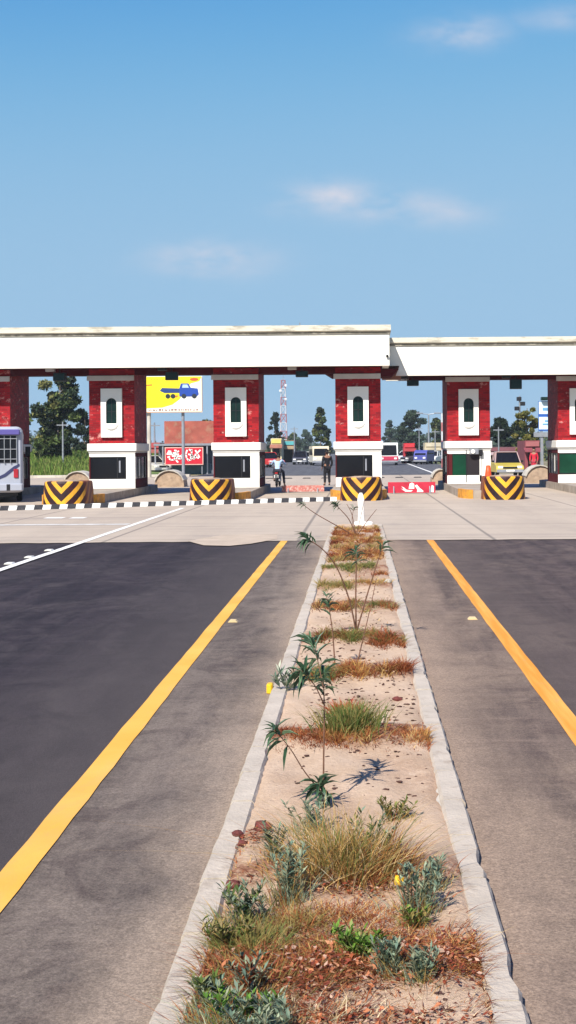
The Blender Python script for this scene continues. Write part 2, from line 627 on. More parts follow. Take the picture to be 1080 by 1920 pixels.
struct('road', strip(-14, -1.40, -12, APR0 + 2, 0.0), 'road')
struct('oncoming_road', strip(1.30, 14, -12, APR0 + 2, 0.0), 'road_b')
struct('road_shoulder', strip(-1.46, -.3, -12, APR0 + 2, 0.004), 'shoulder')
struct('oncoming_road_shoulder', strip(.2, 1.34, -12, APR0 + 2, 0.004), 'shoulder_b')
struct('concrete_apron', strip(-26, 18, APR0, APR1, 0.012, 120, 1, .10, 0), 'apron')
struct('road_beyond_toll', strip(-11, 8.2, APR1 - .5, 1600, 0.02), 'far_road')
mb = MB()                               # pale patch of cement spilt over the asphalt edge
pts = [gp(x, y) for x, y in ((352, 1016), (382, 1024), (430, 1025), (470, 1021), (520, 1012), (520, 1003), (420, 1004))]
mb.add([(p.x, p.y, .017) for p in pts], [tuple(range(len(pts)))])
struct('cement_patch', mb, plain('cement_spill', (.44, .35, .265), .9, .12, 2))


def line(name, x, y0, y1, wd, z, mat, label, x1=None):
    mb = MB()
    n = max(2, int((y1 - y0) / .35))
    vs, fs = [], []
    for i in range(n + 1):
        y = y0 + (y1 - y0) * i / n
        xx = x + ((x1 - x) * i / n if x1 is not None else 0)
        e0, e1 = random.uniform(-.004, .004), random.uniform(-.004, .004)
        vs += [(xx - wd / 2 + e0, y, z), (xx + wd / 2 + e1, y, z)]
        if i:
            fs.append((2 * i - 2, 2 * i - 1, 2 * i + 1, 2 * i))
    mb.add(vs, fs)
    return struct(name, mb, mat)


line('yellow_edge_line', -1.475, -10, 26.5, .135, .009, 'yellow_line', '')
line('oncoming_yellow_edge_line', 1.35, -10, 26.6, .135, .009, 'orange_line', '')
line('white_lane_line', -5.4, -10, 40.6, .14, .018, 'white_line', '')
line('oncoming_white_lane_line', 5.3, -10, 25.0, .14, .009, 'white_line', '')
mb = MB()
a, b = gp(-60, 986), gp(242, 984)
mb.add([(a.x, a.y - .25, .017), (b.x, b.y - .25, .017), (b.x, b.y + .25, .017), (a.x, a.y + .25, .017)], [(0, 1, 2, 3)])
struct('faded_cross_line', mb, 'faded_line')
mb = MB()
for x0, x1, yy in ((85, 120, 972), (133, 160, 972)):
    a, b = gp(x0, yy), gp(x1, yy)
    mb.add([(a.x, a.y - .3, .017), (b.x, b.y - .3, .017), (b.x, b.y + .3, .017), (a.x, a.y + .3, .017)], [(0, 1, 2, 3)])
struct('paint_flecks', mb, 'white_line')
struct('far_edge_line', MB().add([(5.0, 70.0, .024), (5.25, 70.0, .024), (5.25, 88.0, .024), (5.0, 88.0, .024)], [(0, 1, 2, 3)]), 'white_line')
struct('far_lane_line', MB().add([(5.0, 88.0, .027), (5.2, 88.0, .027), (5.6, 190, .027), (5.4, 190, .027)], [(0, 1, 2, 3)]), 'white_line')
struct('apron_edge_kerb', MB().box(-26, -11.2, 87.6, 88.2, 0, .16), 'concrete')
rs = thing('rumble_strip', 'row of dark rumble blocks across the pavement beyond the toll booths', 'rumble strip', (-10, 79, .013))
rm = MB().prism([(0, 0), (.5, 0), (.44, .05), (.06, .05)], 0, .4, 'xz').mesh('rumble_block', 'hump_black')
for i in range(16):
    link('rumble_block', rm, rs, (i * 1.1, 0, 0))

# road studs
sm = MB().prism([(-.05, 0), (.05, 0), (.03, .022), (-.03, .022)], -.05, .05, 'xz').mesh('road_stud', plain('pale_yellow_stud', (.62, .46, .24), .6))
sw = MB().prism([(-.07, 0), (.07, 0), (.05, .022), (-.05, .022)], -.1, .1, 'xz').mesh('road_stud', 'hump_white')
for (px, py, me, lb, g) in ((437, 1167, sm, 'small pale yellow road stud inside the left yellow line', None),
                            (886, 1162, sm, 'small pale yellow road stud inside the right yellow line', None),
                            (18, 1058, sw, 'white road stud beside the white lane line, nearest of three', None),
                            (55, 1046, sw, 'white road stud beside the white lane line, middle one of three', None),
                            (92, 1033, sw, 'white road stud beside the white lane line, farthest of three', None)):
    p = gp(px, py)
    tag(link('road_stud', me, None, (p.x, p.y, .006)), lb, 'road stud', 'road studs')

# ------------------------------------------------------------------ median: kerbs and soil
KL, KR, KW, KZ, MEND = -.655, .51, .122, .060, 30.6
stones = []
for q in range(6):
    rq = random.Random(q * 3 + 1)
    L, hw = .60, KW / 2
    nseg = 6
    vs, fs = [], []
    for i in range(nseg + 1):
        y = -L / 2 + .006 + (L - .012) * i / nseg
        ch = [rq.uniform(-.0025, .0025) for _ in range(4)]
        cut = rq.uniform(.0, .016) if rq.random() < .16 else 0
        cut2 = rq.uniform(.0, .014) if rq.random() < .14 else 0
        vs += [(-hw + ch[0], y, -.05), (-hw + ch[0] + cut, y, KZ - .02 - cut), (-hw + .014 + cut, y, KZ + ch[2] * .4),
               (hw - .014 - cut2, y, KZ + ch[3] * .4), (hw + ch[1] - cut2, y, KZ - .02 - cut2), (hw + ch[1], y, -.05)]
        if i:
            o = (i - 1) * 6
            for k in range(5):
                fs.append((o + k, o + 6 + k, o + 7 + k, o + 1 + k))
    fs.append((0, 1, 2, 3, 4, 5))
    e = nseg * 6
    fs.append((e + 5, e + 4, e + 3, e + 2, e + 1, e))
    stones.append(MB().add(vs, fs).mesh('kerbstone', 'kerb'))
for nm, xc in (('kerb_left', KL + KW / 2), ('kerb_right', KR - KW / 2)):
    ke = bpy.data.objects.new(nm, None)
    COL.objects.link(ke)
    tag(ke, kind='structure')
    n = int((MEND - .6) / .6)
    for i in range(n):
        y = .9 + i * .6
        o = link('kerbstone', random.choice(stones), ke, (xc + random.uniform(-.004, .004), y, random.uniform(-.006, .003)))
        o.rotation_euler = (random.uniform(-.004, .004), random.uniform(-.01, .01), random.uniform(-.006, .006) + (math.pi if random.random() < .5 else 0))

# bunds: low ridges of reddish soil with dry grass across the median (pixel row, height)
BUNDS = [(1020, .10), (1060, .07), (1092, .07), (1128, .07), (1186, .08), (1250, .08), (1368, .09), (1600, .05)]
BY = [(gp(674, y, .1).y, h) for y, h in BUNDS]
X0, X1 = KL + KW - .01, KR - KW + .01
nx, ny = 26, 420
ys = np.linspace(.6, MEND, ny + 1)
vs, fs = [], []


def soil_z(x, y):
    z = .050 + .012 * math.sin(x * 9 + y * 2.1) * math.sin(y * 3.7 + x * 4) + .006 * math.sin(x * 31 + y * 17) * math.sin(y * 23)
    for by, h in BY:
        s = .16 + by * .012
        z += h * .75 * math.exp(-((y - by - .05 * math.sin(x * 8)) / s) ** 2) * (1 - .35 * (abs(x) / .5) ** 2)
    return z


for y in ys:
    for i in range(nx + 1):
        x = X0 + (X1 - X0) * i / nx
        vs.append((x, y, soil_z(x, y) + random.uniform(-.004, .004) - (.015 if i in (0, nx) else 0)))
for j in range(ny):
    for i in range(nx):
        o = j * (nx + 1) + i
        fs.append((o, o + 1, o + nx + 2, o + nx + 1))
so = struct('median_soil', MB().add(vs, fs), 'soil', None, True)
ha = so.data.attributes.new('humus', 'FLOAT', 'POINT')      # where leaf litter and reddish bund earth lie
hv = []
P_ = [(gp(px, py, .1), rx, ry, k) for px, py, rx, ry, k in ((650, 1640, .26, .16, .9), (640, 1765, .55, .30, 1.0), (470, 1800, .3, .4, 1.0), (600, 1880, .35, .12, .6), (850, 1760, .14, .2, .8),
      (470, 1550, .09, .12, .9), (680, 1300, .3, .3, .45), (650, 1010, .5, 3.2, 1.0), (450, 1900, .2, .2, 1.0), (690, 1060, .5, 2.0, .7))]
for (x, y, z) in vs:
    hq = .16 + .22 * max(0, math.sin(x * 5 + y * 1.3) * math.sin(y * 2.3 + x * 3))
    for by, h in BY:
        hq = max(hq, math.exp(-((y - by + .05 + .08 * math.sin(x * 7 + by)) / (.13 + by * .012)) ** 2) * (.95 if by > 4.6 else .6))
    for p_, rx, ry, k in P_:
        hq = max(hq, k * math.exp(-((x - p_.x) / rx) ** 2 - ((y - p_.y) / ry) ** 2))
    hv.append(hq)
ha.data.foreach_set('value', hv)
struct('median_bed', MB().box(KL + .02, KR - .02, .5, MEND + .1, -.02, .03), 'concrete')
# end of the median: rounded concrete nose
struct('median_nose', MB().prism([(KL, MEND - .1), (KR, MEND - .1), (KR - .12, MEND + .22), (KL + .12, MEND + .22)], -.02, .052, 'xy'), 'kerb')


# ------------------------------------------------------------------ grass and ground cover
def blades(n, cx, cy, rx, ry, hmin, hmax, pal, lean=.5, width=.005, seg=3, zf=soil_z, dens='gauss', kw=1.0):
    """curved tapering blades scattered round (cx, cy)"""
    V, Q, Cc = [], [], []
    r = RNG
    for i in range(n):
        if dens == 'gauss':
            x, y = cx + r.normal() * rx * .5, cy + r.normal() * ry * .5
        else:
            x, y = cx + r.uniform(-rx, rx), cy + r.uniform(-ry, ry)
        if x < X0 - .01 or x > X1 + .01:
            x = min(max(x, X0 + .01), X1 - .01) + r.uniform(-.01, .01)
        z = zf(x, y) - .01
        h = r.uniform(hmin, hmax)
        a = r.uniform(0, 2 * math.pi)
        ln = abs(r.normal()) * lean * h
        ox = (x - cx) / max(rx, .02) * h * lean * .7 * kw
        oy = (y - cy) / max(ry, .02) * h * lean * .5 * kw
        dx, dy = math.cos(a) * ln + ox, math.sin(a) * ln + oy
        wa = r.uniform(0, math.pi)
        wx, wy = math.cos(wa) * width, math.sin(wa) * width * .6
        c = np.array(pal[r.integers(len(pal))]) * r.uniform(.75, 1.25)
        o = len(V)
        for k in range(seg + 1):
            t = k / seg
            ww = (1 - t) ** .7 * r.uniform(.8, 1.1) + .05
            px, py, pz = x + dx * t ** 1.7, y + dy * t ** 1.7, z + h * (t - .25 * t * t * min(1, ln / h + .1))
            V.append((px - wx * ww, py - wy * ww, pz))
            V.append((px + wx * ww, py + wy * ww, pz))
            if k:
                Q.append((o + 2 * k - 2, o + 2 * k - 1, o + 2 * k + 1, o + 2 * k))
                Cc.append(c)
    return V, Q, Cc


def join(parts):
    V, Q, Cc = [], [], []
    for v, q, c in parts:
        o = len(V)
        V += v
        Q += [tuple(i + o for i in f) for f in q]
        Cc += c
    return V, Q, Cc


GREEN = [(.10, .15, .03), (.14, .18, .05), (.075, .12, .03), (.19, .19, .06)]
OLIVE = [(.24, .19, .055), (.30, .21, .07), (.18, .17, .05), (.34, .24, .09)]
DRY = [(.52, .31, .10), (.45, .24, .07), (.58, .40, .16), (.38, .18, .055)]
RUST = [(.30, .085, .03), (.20, .05, .02), (.38, .14, .05), (.12, .03, .015)]
TEAL = [(.16, .23, .16), (.21, .27, .19), (.12, .18, .13), (.29, .33, .22)]
BRIGHT = [(.10, .21, .025), (.16, .27, .04), (.07, .15, .02)]

STRAW = [(.55, .42, .25), (.45, .31, .17), (.62, .5, .33)]


def mstuff(name, label, cat, parts):
    V, Q, Cc = join(parts)
    return tag(link(name, poly_mesh(name, V, Q, Cc, 'blade')), label, cat, kind='stuff')


def mtuft(name, label, cat, parts, group=None):
    V, Q, Cc = join(parts)
    return tag(link(name, poly_mesh(name, V, Q, Cc, 'blade')), label, cat, group)


def g(px, py):
    p = gp(px, py, .11)
    return p.x, p.y


# ridges of dry vegetation (far to near)
def row(py, x0, x1, n, h, pal, dep=.22, width=.006, lean=.7):
    a, b = gp(x0, py, .14), gp(x1, py, .14)
    parts = []
    m = max(4, int((b.x - a.x) / .055))
    for i in range(m):                  # uneven clumps, some tall, some nearly bare
        if RNG.uniform() < .07:
            continue
        f = RNG.uniform(.25, 1.0) ** .8
        pl = [pal[j] for j in RNG.integers(0, len(pal), 3)]
        parts.append(blades(int(n / m * 3.6 * (.4 + f)), a.x + (b.x - a.x) * (i + RNG.uniform(.1, .9)) / m, a.y + RNG.normal() * dep * .5, .06, dep * .8, h * .15, h * f, pl, lean * 1.7, width * .55, 3))
    return join(parts)


mstuff('dry_grass', 'thick rust brown dry growth on the far end of the median', 'dry grass',
       [row(984 + k * 6, 620, 716, 460, .13, (RUST + RUST + DRY) if k % 3 else (DRY + RUST + OLIVE), .35, .011) for k in range(10)])
mstuff('green_weeds', 'low green weeds on the second ridge from the far end of the median', 'weeds',
       [row(1057, 600, 700, 500, .13, GREEN + OLIVE, .3, .009), row(1064, 690, 732, 120, .10, DRY + RUST, .2, .008)])
mstuff('green_weeds', 'green and tan weeds in a thin row on the third far ridge of the median', 'weeds',
       [row(1090, 597, 660, 260, .12, GREEN + OLIVE, .22, .008), row(1085, 640, 735, 240, .10, OLIVE + DRY, .3, .008)])
mstuff('dry_grass', 'brown and green grass row below the thin bending saplings', 'dry grass',
       [row(1128, 590, 650, 260, .12, RUST + DRY, .2, .008), row(1126, 630, 735, 380, .12, GREEN + OLIVE + RUST, .2, .008)])
mstuff('dry_grass', 'dark rust and green grass row at the foot of the forked sapling', 'dry grass',
       [row(1185, 596, 758, 700, .12, RUST + GREEN + OLIVE, .18, .008), row(1190, 690, 760, 260, .11, RUST, .15, .007)])
mstuff('dry_grass', 'rust red dry growth row right of the tall oleander shoots', 'dry grass',
       [row(1248, 640, 765, 520, .12, RUST + RUST + DRY, .16, .007), row(1252, 560, 660, 260, .12, GREEN + RUST, .16, .007)])
mstuff('dry_grass', 'rust brown ridge of dry grass either side of a green clump', 'dry grass',
       [row(1368, 525, 805, 1100, .08, RUST + DRY + RUST, .13, .005), row(1375, 520, 800, 500, .05, RUST, .12, .005)])
mtuft('grass_clump', 'dense green grass clump in the middle of the rust brown ridge', 'grass clump',
      [blades(900, *g(655, 1368), .17, .14, .08, .20, GREEN + GREEN + OLIVE, .6, .004)])
mtuft('red_weed', 'bright red leafy weed on bare soil behind the green grass clump', 'weed',
      [blades(420, *g(648, 1322), .075, .08, .04, .12, [(.38, .035, .02), (.5, .06, .03), (.28, .03, .02)], .9, .007)])
# big straw clump
cx, cy = g(650, 1615)
mtuft('straw_grass_clump', 'large straw yellow grass clump with rust base in mid median', 'grass clump',
      [blades(1100, cx - .02, cy, .20, .18, .07, .27, DRY + DRY + STRAW + OLIVE, 1.1, .0022, 4),
       blades(420, cx - .01, cy, .17, .14, .08, .27, OLIVE + OLIVE + GREEN, .6, .0028, 4),
       blades(1500, cx + .04, cy - .03, .28, .13, .03, .11, RUST + RUST + DRY, 1.2, .0026, 3),
       blades(300, cx + .15, cy + .02, .1, .1, .08, .2, DRY + RUST, .8, .0028, 3)])


def leafy(px, py, h, n, spread, pal, lw=.006, ll=.045, stems=7, rnd=None):
    """upright weed: several stems dressed with small narrow leaves"""
    x, y = g(px, py)
    V, Q, Cc = [], [], []
    r = RNG
    for s_ in range(stems):
        a = r.uniform(0, 2 * math.pi)
        ln = r.uniform(.2, 1) * spread
        hh = h * r.uniform(.6, 1)
        bx, by = x + r.normal() * spread * .2, y + r.normal() * spread * .2
        z0 = soil_z(bx, by) - .01
        tx, ty = bx + math.cos(a) * ln, by + math.sin(a) * ln
        o = len(V)
        V += [(bx - .002, by, z0), (bx + .002, by, z0), (tx + .001, ty, z0 + hh), (tx - .001, ty, z0 + hh)]
        Q.append((o, o + 1, o + 2, o + 3))
        Cc.append(np.array((.20, .17, .09)))
        for k in range(n // stems):
            t = r.uniform(.12, 1)
            p = np.array((bx + (tx - bx) * t, by + (ty - by) * t, z0 + hh * t))
            b_ = r.uniform(0, 2 * math.pi)
            up = r.uniform(.5, 2.2)
            d = np.array((math.cos(b_), math.sin(b_), up))
            d /= np.linalg.norm(d)
            L = ll * r.uniform(.6, 1.2)
            side = np.cross(d, (0, 0, 1.0))
            side /= np.linalg.norm(side) + 1e-6
            wv = side * lw * r.uniform(.6, 1.1)
            o = len(V)
            V += [tuple(p), tuple(p + d * L * .45 + wv), tuple(p + d * L + np.array((0, 0, -.2 * L))), tuple(p + d * L * .45 - wv)]
            Q.append((o, o + 1, o + 2, o + 3))
            Cc.append(np.array(pal[r.integers(len(pal))]) * r.uniform(.75, 1.25))
    return V, Q, Cc


weeds = [
    (578, 1535, .16, 130, .10, TEAL, 'blue green weed sprouting behind the left side of the straw clump', 8),
    (540, 1660, .24, 210, .08, TEAL, 'tall blue green weed left of the straw grass clump', 9),
    (700, 1590, .20, 120, .12, TEAL + GREEN, 'thin blue green weed growing through the straw clump', 6),
    (745, 1510, .11, 120, .07, OLIVE + GREEN, 'olive weed behind the right edge of the straw clump', 6),
    (785, 1680, .20, 260, .07, TEAL, 'bushy blue green weed right of the straw grass clump', 9),
    (815, 1640, .14, 90, .05, TEAL, 'small blue green weed near the right kerb', 5),
    (775, 1705, .08, 120, .05, BRIGHT + OLIVE, 'low yellow green sprout at the foot of the bushy blue green weed', 6),
    (455, 1700, .15, 210, .10, TEAL + GREEN, 'grey green weed close to the left kerb', 8),
    (425, 1740, .10, 150, .08, OLIVE + GREEN, 'low olive weed against the left kerb', 7),
    (655, 1755, .10, 230, .10, BRIGHT, 'bright green leafy weed in the middle of the near rust growth', 8),
    (690, 1765, .07, 90, .05, BRIGHT, 'small bright green sprig beside the bright green weed', 5),
    (733, 1795, .13, 170, .045, TEAL, 'blue green clump of two, left one, in the near rust growth', 7),
    (788, 1812, .11, 140, .045, TEAL, 'blue green clump of two, right one, in the near rust growth', 7),
    (455, 1890, .15, 300, .09, TEAL + BRIGHT, 'green weed at the bottom edge beside the left kerb', 9),
    (500, 1915, .14, 300, .08, TEAL, 'blue green weed nearest the camera', 9),
    (400, 1850, .12, 220, .07, GREEN + TEAL, 'mixed green weed against the near left kerb', 7),
    (470, 1830, .12, 200, .08, TEAL + RUST, 'grey green weed with rust stalks near the left kerb', 7),
    (515, 1600, .16, 110, .05, TEAL, 'slim blue green weed beside the dark clods', 5),
]
for (px, py, h, n, s_, pal, lb, st_) in weeds:
    V, Q, Cc = leafy(px, py, h, int(n * 1.7), s_ * 1.2, pal + [tuple(c * .6 + d * .4 for c, d in zip(q_, (.34, .28, .16))) for q_ in pal[:2]], stems=int(st_ * 1.6))
    gx, gy = g(px, py)
    V, Q, Cc = join([(V, Q, Cc), blades(int(n * 1.1), gx, gy, s_ * 1.1, s_ * 1.0, h * .2, h * .8, pal + OLIVE + DRY[:1] + RUST[:1], .7, .002, 3)])
    tag(link('leafy_weed', poly_mesh('leafy_weed', V, Q, Cc, 'blade')), lb, 'weed', 'weeds in the near median')
# yellow flower head beside the bushy weed
x, y = g(748, 1640)
tag(MB().blob((x, y, soil_z(x, y) + .035), (.022, .02, .02), 8, .25).build('yellow_flower', plain('yellow_petals', (.72, .42, .02), .6)),
    'small yellow flower between the straw clump and blue green weed', 'flower')
mtuft('olive_grass_clump', 'olive drying grass clump across the left half of the near median', 'grass clump',
      [blades(900, *g(470, 1740), .14, .12, .03, .10, OLIVE + OLIVE + GREEN, 1.1, .0025, 3),
       blades(500, *g(555, 1700), .12, .09, .02, .08, OLIVE + OLIVE + RUST, 1.2, .0025, 3)])
mstuff('rust_ground_cover', 'matted rust brown dry plants covering the near median', 'ground cover',
       [blades(5200, *g(660, 1765), .42, .22, .01, .055, RUST + RUST + RUST + DRY, 1.9, .0028, 3),
        blades(2200, *g(620, 1690), .32, .14, .01, .05, RUST + RUST + DRY, 2.0, .0024, 2),
        blades(1100, *g(760, 1860), .34, .16, .006, .03, STRAW + RUST + [(.3, .2, .14)], 2.6, .0024, 2),
        blades(1600, *g(840, 1760), .16, .2, .012, .05, RUST + RUST + DRY, 1.8, .0026, 3),
        blades(3200, *g(490, 1800), .28, .24, .012, .07, RUST + RUST + OLIVE, 1.6, .0026, 3),
        blades(900, *g(560, 1880), .26, .10, .02, .06, RUST + STRAW, 1.4, .0035, 2),
        blades(500, *g(640, 1690), .18, .08, .015, .04, STRAW + RUST, 1.5, .003, 2),
        blades(500, *g(800, 1880), .2, .10, .008, .03, STRAW + RUST, 1.8, .003, 2),
        blades(1500, *g(430, 1900), .16, .16, .03, .10, RUST + OLIVE + TEAL, 1.1, .0026, 3)])
mstuff('dry_litter', 'scattered dry stalks and twigs lying on the sandy median soil', 'dry stalks',
       [blades(170, *g(640, 1300), .30, .45, .005, .02, RUST + [(.12, .06, .05)], 5.0, .003, 2, dens='uni', kw=0),
        blades(110, *g(690, 1440), .26, .35, .004, .012, [(.14, .07, .05), (.3, .18, .1)], 4.0, .0025, 2, dens='uni', kw=0),
        blades(120, *g(470, 1590), .10, .30, .01, .05, DRY + RUST, 2.0, .003, 2, dens='uni', kw=0),
        blades(200, *g(670, 1150), .30, 1.2, .01, .05, DRY + RUST + OLIVE, 2.0, .005, 2, dens='uni', kw=0),
        blades(400, *g(670, 1060), .32, 3.0, .01, .06, DRY + RUST + OLIVE, 2.0, .007, 2, dens='uni', kw=0)])
# curled dead leaves lying among the near growth
V, Q, Cc = [], [], []
for (px, py, rx, ry, n_) in ((640, 1770, .38, .20, 1500), (480, 1830, .24, .2, 700), (840, 1770, .14, .2, 450), (650, 1640, .24, .08, 260), (560, 1890, .25, .08, 260), (760, 1880, .25, .1, 160),
                             (660, 1365, .34, .12, 260), (700, 1250, .26, .2, 200), (470, 1560, .08, .12, 120), (670, 1020, .34, 2.6, 500)):
    gx, gy = g(px, py)
    for i in range(n_):
        x, y = gx + RNG.normal() * rx * .55, gy + RNG.normal() * ry * .55
        if not (X0 < x < X1):
            continue
        z = soil_z(x, y) + RNG.uniform(.0, .03)
        L = RNG.uniform(.005, .016) * (1 if py > 1100 else 2.4)
        a_ = RNG.uniform(0, 2 * math.pi)
        ti = RNG.uniform(-.7, .7)
        ux, uy, uz = math.cos(a_) * L, math.sin(a_) * L, ti * L
        wx, wy, wz = -math.sin(a_) * L * .45, math.cos(a_) * L * .45, RNG.uniform(-.4, .4) * L
        o = len(V)
        V += [(x - ux, y - uy, z - uz * .3), (x + wx, y + wy, z + wz), (x + ux, y + uy, z + uz), (x - wx, y - wy, z + abs(wz))]
        Q.append((o, o + 1, o + 2, o + 3))
        Cc.append(np.array([(.34, .09, .04), (.24, .055, .03), (.45, .17, .08), (.5, .24, .13), (.16, .04, .025), (.52, .33, .24)][RNG.integers(6)]) * RNG.uniform(.7, 1.3))
tag(link('dead_leaves', poly_mesh('dead_leaves', V, Q, Cc, 'blade')), 'curled red brown dead leaves littering the median', 'leaf litter', kind='stuff')
# pebbles, too many and small to count
mb = MB()
rp = random.Random(3)
for (px, py, dx, dy, n) in ((680, 1425, 130, 45, 60), (690, 1290, 110, 50, 240), (640, 1215, 90, 20, 80), (660, 1150, 80, 18, 60), (660, 1100, 70, 14, 50), (560, 1560, 120, 60, 25), (700, 1850, 160, 60, 50)):
    for i in range(n):
        q = gp(px + rp.uniform(-dx, dx), py + rp.uniform(-dy, dy), .11)
        if X0 + .02 < q.x < X1 - .02:
            s_ = rp.uniform(.0025, .0075)
            mb.blob((q.x, q.y, soil_z(q.x, q.y) + s_ * .3), (s_ * rp.uniform(1, 3.2), s_ * rp.uniform(.8, 1.8), s_ * .8), 6, .3, rp)
tag(mb.build('pebbles', 'pebble'), 'small dark pebbles strewn on the median sand', 'pebbles', kind='stuff')
for (px, py, s_, lb) in ((492, 1537, .045, 'large dark red soil clod near the left kerb beside the straw clump'),
                         (446, 1546, .028, 'small dark red clod against the left kerb'),
                         (455, 1568, .024, 'flat dark red clod in front of the two others at the left kerb'),
                         (745, 1296, .035, 'dark red clod on the right behind the rust brown ridge'),
                         (436, 1635, .032, 'rust brown clod by the left kerb among weeds'),
                         (728, 1090, .05, 'pale stone on the right side of the far median')):
    q = gp(px, py, .11)
    tag(MB().blob((0, 0, 0), (s_, s_ * .8, s_ * .6), 10, .22).build('soil_clod', 'clod' if 'stone' not in lb else 'concrete', None, False, (q.x, q.y, soil_z(q.x, q.y) + s_ * .25)),
        lb, 'stone' if 'stone' in lb else 'clod')

# white marker post at the far end of the median
q = gp(677, 978, .1)
po = thing('marker_post', 'chipped white concrete marker post at the far end of the median', 'post', (q.x, MEND - .25, .06))
mb = MB()
rp = random.Random(9)
vs = []
for i, (z, hw_) in enumerate(((0, .085), (.18, .08), (.38, .075), (.55, .085), (.66, .06), (.72, .03))):
    for k in range(8):
        a = k * math.pi / 4 + .2
        vs.append((math.cos(a) * hw_ * rp.uniform(.85, 1.12), math.sin(a) * hw_ * rp.uniform(.85, 1.1), z))
fs = [tuple(range(40, 48))]
for i in range(5):
    for k in range(8):
        j = (k + 1) % 8
        fs.append((i * 8 + k, i * 8 + j, i * 8 + 8 + j, i * 8 + 8 + k))
mb.add(vs, fs).build('shaft', 'post_white', po)
MB().bbox(-.16, .26, -.10, .10, -.04, .06, .03).build('foot', 'post_white', po)
# yellow painted mark on the left kerb
q = gp(500, 1285, .06)
tag(MB().bbox(-.022, .022, -.05, .05, 0, .07, .012).build('kerb_reflector', plain('yellow_reflector', (.8, .5, .02), .5), None, False, (KL - .018, q.y, .004)),
    'yellow reflector on the outer face of the left kerb', 'reflector')


# ------------------------------------------------------------------ oleander saplings
def leaf_mesh(L, W):
    vs = [(0, 0, 0), (-W * .5, L * .35, .006), (0, L * .4, -.004), (W * .5, L * .35, .006),
          (-W * .42, L * .68, -.004), (0, L * .72, -.014), (W * .42, L * .68, -.004), (0, L, -.035)]
    return vs, [(0, 2, 1), (0, 3, 2), (1, 2, 5, 4), (2, 3, 6, 5), (4, 5, 7), (5, 6, 7)]


LEAVES = [MB().add(*leaf_mesh(.11, .017)).mesh('leaf', 'leaf'), MB().add(*leaf_mesh(.085, .015)).mesh('leaf', 'leaf_b'),
          MB().add(*leaf_mesh(.125, .018)).mesh('leaf', 'leaf')]
LEAVES_BIG = [MB().add(*leaf_mesh(.15, .022)).mesh('leaf', 'leaf'), MB().add(*leaf_mesh(.12, .02)).mesh('leaf', 'leaf_b'), MB().add(*leaf_mesh(.13, .02)).mesh('leaf', 'leaf')]


def sapling(label, base, branches, Ys, pool=LEAVES):
    """branches: list of (pixel path from the ground up, depth offset, radius, [(t, leaves, spread)...])"""
    bx = gp(base[0], base[1], .1)
    root = thing('oleander_sapling', label, 'sapling', (bx.x, bx.y, soil_z(bx.x, bx.y) - .02), 0, 'oleander saplings along the median')
    o = Vector(root.location)
    rl = random.Random(hash(label) % 1000 if False else len(label) * 7 + int(base[0]))
    for (path, dof, rad, tufts) in branches:
        P = []
        for i, (px, py) in enumerate(path):
            t_ = i / (len(path) - 1)
            q = at(px, py, bx.y + dof * t_)
            P.append(q - o)
        if path[0] == base:
            P[0] = Vector((0, 0, 0))
        # smooth the path
        Q = []
        for i in range(len(P) - 1):
            for k in range(4):
                u = k / 4
                p0, p1, p2, p3 = P[max(i - 1, 0)], P[i], P[i + 1], P[min(i + 2, len(P) - 1)]
                Q.append(.5 * ((2 * p1) + (p2 - p0) * u + (2 * p0 - 5 * p1 + 4 * p2 - p3) * u * u + (3 * p1 - p0 - 3 * p2 + p3) * u ** 3))
        Q.append(P[-1])
        rads = [rad * 1.0 * (1 - .55 * i / (len(Q) - 1)) for i in range(len(Q))]
        MB().tube(Q, rads, 6).build('stem', 'stem', root, True)
        for (t0, n, sprd) in tufts:
            f_ = t0 * (len(Q) - 1)
            i0 = min(int(f_), len(Q) - 2)
            c_ = Q[i0].lerp(Q[i0 + 1], f_ - i0)
            ax = (Q[i0 + 1] - Q[max(i0 - 1, 0)]).normalized()
            n = int(n * 1.5)
            for k in range(n):
                a = 2.399 * k + rl.uniform(-.3, .3)
                tilt = rl.uniform(.25, 1.6) * sprd
                u_ = ax.orthogonal().normalized()
                v_ = ax.cross(u_)
                d = (ax * math.cos(tilt) + (u_ * math.cos(a) + v_ * math.sin(a)) * math.sin(tilt)).normalized()
                q = d.to_track_quat('Y', 'Z')
                lo = link('leaf', rl.choice(pool), root, c_ - ax * (.10 * k / n) * rl.uniform(.2, 1.4))
                lo.rotation_mode = 'QUATERNION'
                lo.rotation_quaternion = q
                s_ = rl.uniform(.5, 1.1)
                lo.scale = (s_ * rl.uniform(.7, 1.2), s_, s_ * rl.uniform(.6, 2.2))
    return root


sapling('nearest oleander sapling, tall brown stem with whorls of dark narrow leaves', (606, 1492),
        [([(606, 1492), (607, 1400), (608, 1330), (606, 1262)], .1, .0055, [(1.0, 16, 1.0)]),
         ([(607, 1320), (590, 1285), (566, 1258)], -.1, .0035, [(1.0, 20, 1.0)]),
         ([(606, 1290), (596, 1240), (582, 1205)], .15, .0035, [(1.0, 16, .9), (.7, 8, 1.0)]),
         ([(605, 1488), (572, 1448), (545, 1405), (515, 1368)], -.15, .0035, [(1.0, 15, 1.0)]),
         ([(606, 1486), (600, 1475), (597, 1468)], -.03, .004, [(1.0, 14, .9), (.4, 6, 1.0)])], 0)
sapling('forked leaning sapling with a leaf whorl out over the left road shoulder', (668, 1185),
        [([(668, 1185), (655, 1125), (632, 1065), (605, 1030), (575, 1010)], -.2, .009, [(1.0, 18, 1.0)]),
         ([(668, 1185), (690, 1110), (706, 1060), (718, 1020)], .1, .009, [(.95, 4, .7)]),
         ([(668, 1185), (667, 1120), (668, 1050), (666, 1035)], .1, .010, [(1.0, 12, .9), (.85, 8, .9)])], 0, LEAVES_BIG)
